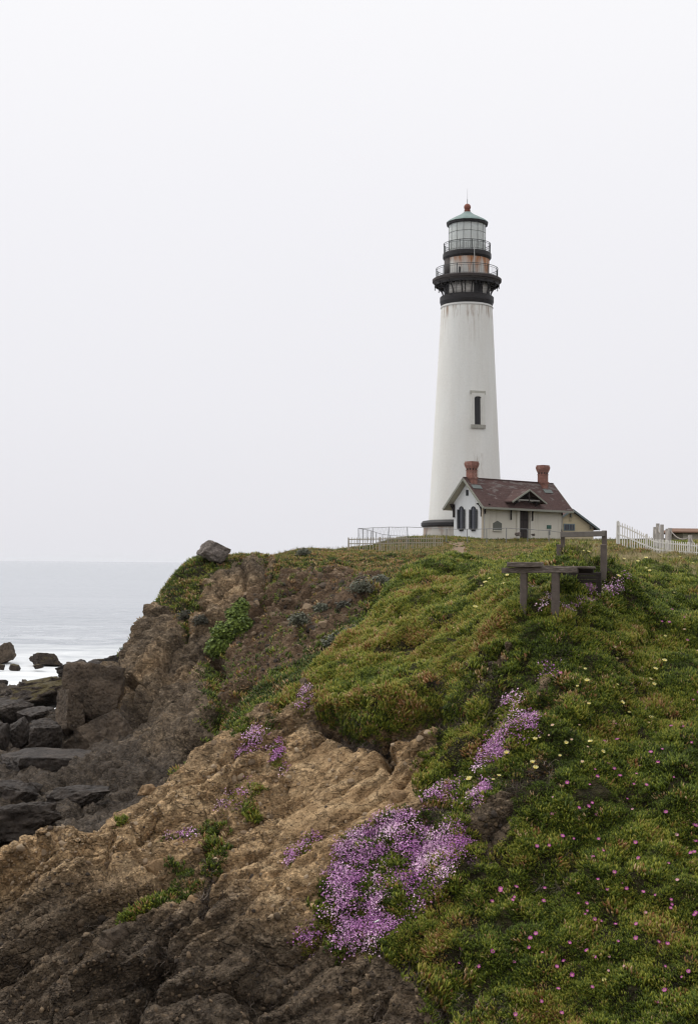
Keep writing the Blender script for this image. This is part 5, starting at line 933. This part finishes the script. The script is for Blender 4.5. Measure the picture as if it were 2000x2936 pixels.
# ------------------------------------------------------------------ fences
M_PICK = flat('picket_white', (0.66, 0.64, 0.60), 0.8, 0.15, 8); M_PICKO = flat('picket_weathered', (0.38, 0.34, 0.27), 0.85, 0.3, 8); M_PIPE = flat('galvanised_pipe', (0.20, 0.20, 0.20), 0.5, 0.3, 5); M_POST = flat('driftwood_post', (0.40, 0.37, 0.34), 0.85, 0.25, 6, 0.3); M_ROPE = flat('rope', (0.30, 0.27, 0.24), 0.9, 0.3, 20)
def interp(pts, n):
    P = np.array(pts, float); d = np.concatenate([[0], np.cumsum(np.hypot(*np.diff(P[:, :2], axis=0).T))]); t = np.linspace(0, d[-1], n); return np.stack([np.interp(t, d, P[:, k_]) for k_ in range(P.shape[1])], 1)
def picket_fence(label, line, n, mat, w=0.062, extra=0.25, post_every=12, lean=0.02):
    # line: points along the fence (x, y, z of the picket tips, picket height)
    Q = interp(line, n); o = empty('picket_fence', Q[0][:3]-np.array([0, 0, Q[0][3]])); O = np.array(o.location); tag(o, label, 'fence')
    d = np.gradient(Q[:, :2], axis=0); ang = np.arctan2(d[:, 1], d[:, 0]); base = {}
    for i in range(n):
        hgt = Q[i, 3]+extra; key = round(hgt, 1)
        if key not in base:
            mb = MB().poly([(-w/2, 0, -key), (w/2, 0, -key), (w/2, 0, -w*0.7), (0, 0, 0), (-w/2, 0, -w*0.7)], (0, 0.022, 0)); ob = mb.build('picket', mat, o); base[key] = ob
        else: ob = base[key].copy(); COL.objects.link(ob)
        ob.location = Q[i, :3]-O+np.array([0, 0, random.uniform(-0.03, 0.02)]); ob.rotation_euler = (random.gauss(0, lean*0.5), random.gauss(0, lean), ang[i])
    for fr in (0.22, 0.72):
        mb = MB(); off = np.stack([-np.sin(ang), np.cos(ang)], 1)*0.045
        for i in range(0, n-1, 4):
            k_ = min(i+4, n-1); a = Q[i, :3]-O+np.array([*off[i], -fr*Q[i, 3]]); b = Q[k_, :3]-O+np.array([*off[k_], -fr*Q[k_, 3]]); mb.bar(a, b, 0.035, 0.07)
        mb.build('rail', mat, o)
    for i in range(0, n, post_every):
        a = Q[i, :3]-O; MB().box((a[0]-0.1*math.sin(ang[i]), a[1]+0.1*math.cos(ang[i]), a[2]-Q[i, 3]*0.5-0.15), (0.09, 0.09, Q[i, 3]+0.3)).build('post', mat, o)
    return o
def L4(px, pt, pb, D): a = at(px, pt, D); return (a[0], a[1], a[2], (pb-pt)/FPX*D)
picket_fence('bright white picket fence stepping down the hill behind the timber railing', [L4(1767, 1493, 1545, 77), L4(1790, 1501, 1553, 76.5), L4(1830, 1521, 1570, 75.5), L4(1875, 1544, 1587, 74), L4(1895, 1547, 1590, 73), L4(1930, 1550, 1592, 71.5), L4(1975, 1555, 1594, 70), L4(2030, 1560, 1597, 68.5)], 46, M_PICK)
picket_fence('low weathered picket fence along the plateau edge before the tower', [L4(1000, 1541, 1566, 103), L4(1080, 1540, 1566, 104), L4(1160, 1538, 1563, 106), L4(1268, 1538, 1563, 108)], 40, M_PICKO, 0.05, 0.5, 12, 0.05)
def pipe_fence():
    posts = [(1027, 1515, 132), (1068, 1513, 131), (1114, 1511, 130), (1167, 1511, 129), (1222, 1512, 128), (1280, 1516, 126.5), (1338, 1517, 125), (1394, 1516, 124.5), (1451, 1514, 124.5), (1512, 1517, 125), (1572, 1521, 126), (1606, 1526, 127)]
    o = empty('pipe_fence', at(1027, 1545, 132)); O = np.array(o.location); tag(o, 'thin grey pipe rail fence round the tower and house', 'fence'); tops = [at(*p)-O for p in posts]
    for i, p in enumerate(tops): MB().tube([p-np.array([random.uniform(-.08, .08), 0, 1.9]), p], 0.04, 6).build('post', M_PIPE, o)
    for a, b in zip(tops[:-1], tops[1:]): MB().tube([a, (a+b)/2-np.array([0, 0, 0.03]), b], 0.028, 5).build('rail', M_PIPE, o)
    back = [(1027, 1515, 132), (1040, 1517, 138), (1053, 1519, 145), (1064, 1522, 152), (1078, 1527, 160), (1096, 1532, 168), (1118, 1535, 174), (1150, 1537, 178), (1190, 1538, 180)]; bt = [at(*p)-O for p in back]
    for p in bt[1:]: MB().tube([p-np.array([0, 0, 2.2]), p], 0.045, 6).build('post', M_PIPE, o)
    for a, b in zip(bt[:-1], bt[1:]): MB().tube([a, b], 0.03, 5).build('rail', M_PIPE, o)
    for i in range(3):
        a, b = tops[i], tops[i+1]
        for q in range(12):
            t0 = q/12; p = a+(b-a)*t0; MB().tube([p-np.array([0, 0, 1.3]), p+(b-a)/12*1.0], 0.006, 3).build('wire', M_PIPE, o); MB().tube([p, p+(b-a)/12-np.array([0, 0, 1.3])], 0.006, 3).build('wire', M_PIPE, o)
pipe_fence()
def rope_fence():
    P = [(1876, 1511, 1552, 84), (1884, 1501, 1552, 81), (1896, 1504, 1556, 78), (1911, 1516, 1550, 86), (1919, 1514, 1566, 75), (1977, 1534, 1572, 73), (2020, 1566, 1590, 71)]; o = empty('rope_fence', at(1896, 1556, 78)); O = np.array(o.location); tag(o, 'rope strung between leaning driftwood posts behind the white picket fence', 'fence'); tops = []
    for i, (px, pt, pb, D) in enumerate(P):
        a = at(px, pt, D)-O; b = at(px-(5 if i == 4 else 1), pb, D)-O-np.array([0, 0, 0.3]); tops.append(a-np.array([0, 0, 0.1])); MB().tube([b, (a+b)/2, a], [0.13, 0.125, 0.11], 8).build('post', M_POST, o)
    for a, b in zip(tops[:-1], tops[1:]): MB().tube([a+(b-a)*t-np.array([0, 0, 1.1*np.linalg.norm(b-a)*0.13*4*t*(1-t)]) for t in np.linspace(0, 1, 9)], 0.035, 5, False).build('rope', M_ROPE, o)
rope_fence()
# ------------------------------------------------------------------ old timber platform and railing
def m_timber():
    m = Mat('weathered_timber'); O = m.obj(); g = m.noise(m.mapping(O, (6, 6, 1.2)), 3.0, 6, 0.65, 0.6); g2 = m.noise(m.mapping(O, (1.0, 8, 22)), 2.0, 5, 0.7); n = m.noise(O, 2.5, 4)
    c = m.ramp(g2, (0.3, (0.055, 0.043, 0.036)), (0.52, (0.15, 0.125, 0.105)), (0.72, (0.28, 0.245, 0.21))); c = m.mix(0.5, c, m.ramp(n, (0.3, 0.65), (0.7, 1.3)), 'MULTIPLY'); return m.done(c, 0.88, m.bump(g2, 0.7, 0.02))
M_TIM = m_timber(); M_TIMV = flat('post_timber', (0.125, 0.103, 0.088), 0.88, 0.45, 9, 0.5); M_TIMD = flat('shaded_timber', (0.030, 0.024, 0.021), 0.85, 0.4, 6, 0.4)  # the last timber is darkened to paint the shade under the deck
def bev(o, w=0.008):
    b = o.modifiers.new('bevel', 'BEVEL'); b.width = w; b.segments = 1; return o
def platform():
    D = 26.0; B = at(1500, 1760, D); o = empty('timber_platform', B); O = np.array(o.location); tag(o, 'old weathered timber platform on two thick legs jutting from the slope', 'platform')
    def Pt(px, py, D): return at(px, py, D)-O
    bev(MB().bar(Pt(1439, 1635.5, 26.35), Pt(1655, 1634.5, 25.75), 0.13, 0.105).build('front_beam', M_TIM, o))
    bev(MB().bar(Pt(1446, 1634.5, 27.3), Pt(1700, 1635.5, 26.9), 0.13, 0.105).build('back_beam', M_TIMD, o))
    for px, pb, d, w in ((1501, 1790, 26.2, 0.135), (1592, 1820, 25.95, 0.15)):
        a = Pt(px, 1641, d); b = Pt(px-2, pb, d); bev(MB().bar(b, a, w, w, (0.3, 1, 0)).build('leg', M_TIMV, o), 0.015)
    zt = Pt(1600, 1624, 26.2)[2]
    for k_ in range(6):
        a = Pt(1466+4*k_, 1626, 26.25+0.19*k_); b = Pt(1690+3*k_, 1626, 25.75+0.19*k_); a[2] = zt-0.004*k_+random.uniform(-.006, .006); b[2] = zt-0.015+random.uniform(-.008, .008)
        bev(MB().bar(a, b, 0.165, 0.042).build('deck_board', M_TIM, o), 0.006)
    a = Pt(1456, 1618.5, 26.25); b = Pt(1553, 1619.0, 26.0); bev(MB().bar(a, b, 0.24, 0.095).build('loose_plank', M_TIM, o)); bev(MB().bar(Pt(1470, 1614, 26.45), Pt(1549, 1614, 26.25), 0.12, 0.03).build('loose_board', M_TIM, o), 0.005)
    for j in range(3): a = Pt(1590, 1646+10*j, 27.7); b = Pt(1722, 1646+10*j, 27.2); bev(MB().bar(a, b, 0.05, 0.066).build('shade_board', M_TIMD, o), 0.005)  # dark boards paint in the shaded hollow under the deck
    for px in (1600, 1655, 1715): bev(MB().bar(Pt(px, 1700, 27.6), Pt(px, 1640, 27.6), 0.1, 0.1, (0, 1, 0)).build('rear_post', M_TIMD, o))
platform()
def railing():
    D = 28.6; B = at(1728, 1645, D); o = empty('timber_railing', B); O = np.array(o.location); tag(o, 'grey timber railing of two posts and a top board above the platform', 'railing')
    def Pt(px, py, D): return at(px, py, D)-O
    for px, pt, pb, w, d in ((1602, 1561, 1640, 0.11, 29.2), (1729, 1561, 1665, 0.125, 28.4)): bev(MB().bar(Pt(px, pb, d), Pt(px, pt, d), w, w, (0.35, 1, 0)).build('stout_post', M_TIMV, o), 0.012)
    for px, pt, pb, w, d in ((1613, 1524, 1640, 0.085, 29.3), (1732, 1521, 1660, 0.10, 28.6)): bev(MB().bar(Pt(px, pb, d), Pt(px-1, pt, d), w, w, (0.35, 1, 0)).build('slim_post', M_POST if False else M_TIMV, o), 0.006)
    bev(MB().bar(Pt(1606, 1533, 29.24), Pt(1733, 1530, 28.52), 0.05, 0.115).build('top_board', flat('grey_board_wood', (0.155, 0.14, 0.125), 0.88, 0.4, 7, 0.4), o), 0.006)
railing()

# ------------------------------------------------------------------ single flowers on the slope, litter, stones by the door
def m_petal(name, a, b):
    m = Mat(name); c = m.mix(m.attr('ray_'), a, b); return m.done(c, 0.55, None, 0.3)
M_CEN = flat('flower_centre', (0.62, 0.46, 0.08), 0.8)
def flower_mesh(name, mat, seed, cup):
    rd = random.Random(seed); V = [(0, 0, 0)]; F = []; n = 18; rl = [0.0]
    for i in range(n):
        a = 6.283*i/n+rd.uniform(-.06, .06); l_ = rd.uniform(0.85, 1.05); w = 0.16; k_ = len(V)
        V += [(0.3*math.cos(a-w), 0.3*math.sin(a-w), cup*0.10), (0.3*math.cos(a+w), 0.3*math.sin(a+w), cup*0.10), (l_*math.cos(a+w*0.6), l_*math.sin(a+w*0.6), cup*(0.5+rd.uniform(-.1, .1))), (l_*math.cos(a-w*0.6), l_*math.sin(a-w*0.6), cup*0.5)]; F += [(0, k_, k_+1), (k_, k_+3, k_+2, k_+1)]; rl += [0.2, 0.2, 1, 1]
    k_ = len(V)
    for i in range(8): V.append((0.26*math.cos(i*0.785), 0.26*math.sin(i*0.785), cup*0.10+0.10))
    V.append((0, 0, cup*0.10+0.2)); F += [(k_+i, k_+(i+1) % 8, k_+8) for i in range(8)]; rl += [0]*9; nf = len(F)
    for i in range(6): V += [(0.22*math.cos(i*1.047), 0.22*math.sin(i*1.047), -0.02), (0.12*math.cos(i*1.047), 0.12*math.sin(i*1.047), -1.0)]; rl += [0, 0]
    b = k_+9; F += [(b+2*i, b+2*i+1, b+2*((i+1) % 6)+1, b+2*((i+1) % 6)) for i in range(6)]
    me = bpy.data.meshes.new(name); me.from_pydata(V, [], F); me.materials.append(mat); me.materials.append(M_CEN); me.materials.append(M_ICE2)
    for i, p in enumerate(me.polygons): p.material_index = 1 if nf-8 <= i < nf else (2 if i >= nf else 0)
    a = me.attributes.new('ray_', 'FLOAT', 'POINT'); a.data.foreach_set('value', rl); me.update(); return me
M_ICE2 = flat('flower_stalk', (0.09, 0.12, 0.03))
FM = {'yellow_flower': [flower_mesh('yellow_flower', m_petal('yellow_petals', (0.80, 0.66, 0.12), (0.86, 0.80, 0.42)), s, c) for s, c in ((1, 0.9), (2, 1.4))], 'magenta_flower': [flower_mesh('magenta_flower', m_petal('magenta_petals', (0.66, 0.22, 0.52), (0.52, 0.06, 0.40)), s, c) for s, c in ((3, 0.6), (4, 1.1))], 'cream_flower': [flower_mesh('cream_flower', m_petal('cream_petals', (0.80, 0.52, 0.34), (0.78, 0.58, 0.46)), s, c) for s, c in ((5, 1.0), (6, 1.5))], 'pale_pink_flower': [flower_mesh('pale_pink_flower', m_petal('pale_pink_petals', (0.80, 0.60, 0.62), (0.68, 0.25, 0.45)), s, c) for s, c in ((7, 0.9), (8, 1.4))]}
def flower(kind, px, py, size, label, group):
    g, n_ = hit(px, py, 0, 60)
    if g is None: return
    me = random.choice(FM[kind]); o = bpy.data.objects.new(kind, me); COL.objects.link(o); n_ = np.array(n_)*0.5+np.array([random.gauss(0, 0.2), -0.45+random.gauss(0, 0.2), 0.9]); Dd = Vector(n_).normalized()
    o.location = Vector(g)+Dd*0.10*max(1, size/0.036); o.rotation_euler = Dd.to_track_quat('Z', 'Y').to_euler(); o.scale = (size,)*3
    tag(o, label, 'flower', group)
HUE = {'yellow_flower': 'bright yellow flower', 'magenta_flower': 'magenta flower', 'cream_flower': 'faded cream flower', 'pale_pink_flower': 'pale pink flower'}
def where(px, py):                # the stretch of slope a flower grows on
    if py < 1660 and px > 1740: return 'on the crest below the white picket fence'
    if py < 1800: return 'on the mound left of the timber platform' if px < 1480 else 'on the slope round the timber platform legs' if px < 1740 else 'on the upper slope right of the timber platform'
    if py < 2050: return 'on the slope just below the timber platform' if px < 1700 else 'on the upper slope near the photo edge'
    if py < 2330: return 'beside the upper pink flower mats' if px < 1560 else 'half way down the slope, well clear of the pink mats' if px < 1800 else 'half way down the slope near the photo edge'
    if py < 2620: return 'just right of the big pink flower mat' if px < 1560 else 'on the lower slope round the dark hollow' if px < 1780 else 'on the lower slope near the photo edge'
    return 'near the foot of the slope beside the dark clefts' if px < 1560 else 'near the foot of the slope, middle stretch' if px < 1780 else 'near the foot of the slope in the photo corner'
def many(kind, pts, ox, oy, sc, size, label, group):
    for cx, cy in pts: flower(kind, ox+cx/sc, oy+cy/sc, size*random.choice((0.65, 0.8, 0.9, 1.0, 1.1)), HUE[kind]+' '+where(ox+cx/sc, oy+cy/sc), HUE[kind].split(' with')[0]+'s '+where(ox+cx/sc, oy+cy/sc))
YL, YG = 'yellow iceplant flower open among the green leaves of the slope', 'yellow flowers dotted over the slope'
many('yellow_flower', [(250,33),(1380,193),(1268,250),(903,397),(920,473),(862,500),(1092,480),(1168,518),(1318,402),(1365,355),(1278,457),(1305,490),(1105,597),(932,613),(1170,655),(1290,688),(847,676),(648,816),(610,829),(788,834),(953,849),(993,884),(757,909),(439,912),(600,967),(614,998),(390,1040),(363,1067),(209,1072),(226,1073)], 1240, 1740, 2.083, 0.046, YL, YG)
many('yellow_flower', [(147,529),(15,553),(122,603),(1028,393),(1134,403),(1124,424),(1190,412),(1288,390),(1433,390),(1543,438),(1198,473),(1212,498),(1018,543),(960,550),(832,668),(1413,668),(735,355),(708,353)], 1400, 1460, 2.638, 0.045, YL, YG)
many('yellow_flower', [(1305,792),(1455,763),(1250,818),(1270,825),(1233,858),(1425,845)], 960, 1400, 2.931, 0.040, YL, YG)
flower('yellow_flower', 1735.6, 2822, 0.036, 'single bright yellow flower low on the slope among magenta ones', 'yellow flowers dotted over the slope')
many('cream_flower', [(1498,165),(1188,303),(1092,337),(1075,512),(1278,722),(718,733),(870,737),(822,822),(911,870),(887,948),(200,1117),(280,1092),(1070,257),(1575,287),(685,787),(125,148),(1140,628)], 1240, 1740, 2.083, 0.030, 'faded cream flower closing among the leaves of the slope', 'cream flowers dotted over the slope')
MGL, MGG = 'magenta iceplant flower open among the green leaves of the slope', 'magenta flowers dotted over the slope'
many('magenta_flower', [(850,46),(904,102),(883,32),(638,97),(793,66),(1380,80),(1112,5),(1548,178),(1575,175),(1558,286),(1555,343),(1548,363),(1172,297),(954,352),(900,388),(690,243),(768,268),(937,271),(615,312),(531,312),(1038,468),(940,527),(1113,573),(1090,563),(977,604),(805,618),(849,677),(1382,428),(1205,385),(293,577),(307,602),(399,635),(370,664),(392,577),(581,590),(241,667),(577,667),(1213,605),(1320,627),(1403,672),(1387,692),(1407,707),(1377,783),(1558,768),(1574,737),(908,794),(945,812),(866,727),(859,764),(1197,812),(1045,830),(533,876),(500,903),(738,943),(1050,937),(1186,912),(1299,940),(1386,955),(496,962),(572,1011),(881,1007),(907,1018),(1352,1081),(1518,1099),(1490,1160),(720,1063),(662,1102),(776,1152),(886,1221),(1379,1242),(1339,1337),(673,1246),(556,1313),(697,1398),(401,1411),(252,1000),(172,1082),(12,1067),(52,1037),(398,1070),(33,974)], 1300, 2300, 2.261, 0.035, MGL, MGG)
many('magenta_flower', [(1090,725),(1017,833),(1100,822),(1303,895),(1422,745),(1492,737),(1037,972),(962,996),(1073,987),(975,1037),(1110,1049),(1229,980),(1213,1025),(1195,1085),(1268,1083),(932,1092),(803,1070),(1340,965),(1369,870),(1432,1041),(1535,828),(1168,420),(1478,308),(1408,116),(1353,101),(1495,88),(1420,40),(1508,223),(1553,567),(1580,540),(763,428)], 1240, 1740, 2.083, 0.035, MGL, MGG)
many('pale_pink_flower', [(650,5),(819,102),(1160,78),(1435,242),(1450,538),(1240,733),(1000,1031),(990,1104),(1121,1098),(615,1402)], 1300, 2300, 2.261, 0.033, 'pale pink flower with a white face on the lower slope', 'pale pink flowers dotted over the slope')
def litter():
    g, n_ = hit(1083, 2656, 0, 40); d = Vector((0.9, 0, 0.45)).normalized(); o = MB().tube([Vector((0, 0, 0))-d*0.045, d*0.045], [0.013, 0.017], 6).build('litter', flat('white_plastic', (0.78, 0.78, 0.76), 0.5)); o.location = Vector(g)+Vector(n_)*0.12; tag(o, 'scrap of white litter caught among the pink flowers', 'litter')
litter()
for lb, px, py, w, h, sd in (('large pale stone lying by the house door', 1484, 1531, 20, 13, 101), ('small flat stone on the other side of the house door', 1527, 1533, 14, 8, 103)): boulder(lb, px, py, 130, w, h, 16, sd, M_GREYB, 0.2, group='stones by the house', sub=3)

# ------------------------------------------------------------------ sea mist
def haze():
    m = bpy.data.materials.new('sea_mist'); m.use_nodes = True; t = m.node_tree; t.nodes.clear(); o = t.nodes.new('ShaderNodeOutputMaterial'); v = t.nodes.new('ShaderNodeVolumePrincipled')
    v.inputs['Color'].default_value = (0.90, 0.905, 0.92, 1); v.inputs['Density'].default_value = 0.00005; t.links.new(v.outputs[0], o.inputs['Volume'])
    ob = MB().box((0, 15300, 31), (42000, 31400, 64)).build('haze', m); tag(ob, 'thin pale sea mist over land and water', kind='stuff')
haze()
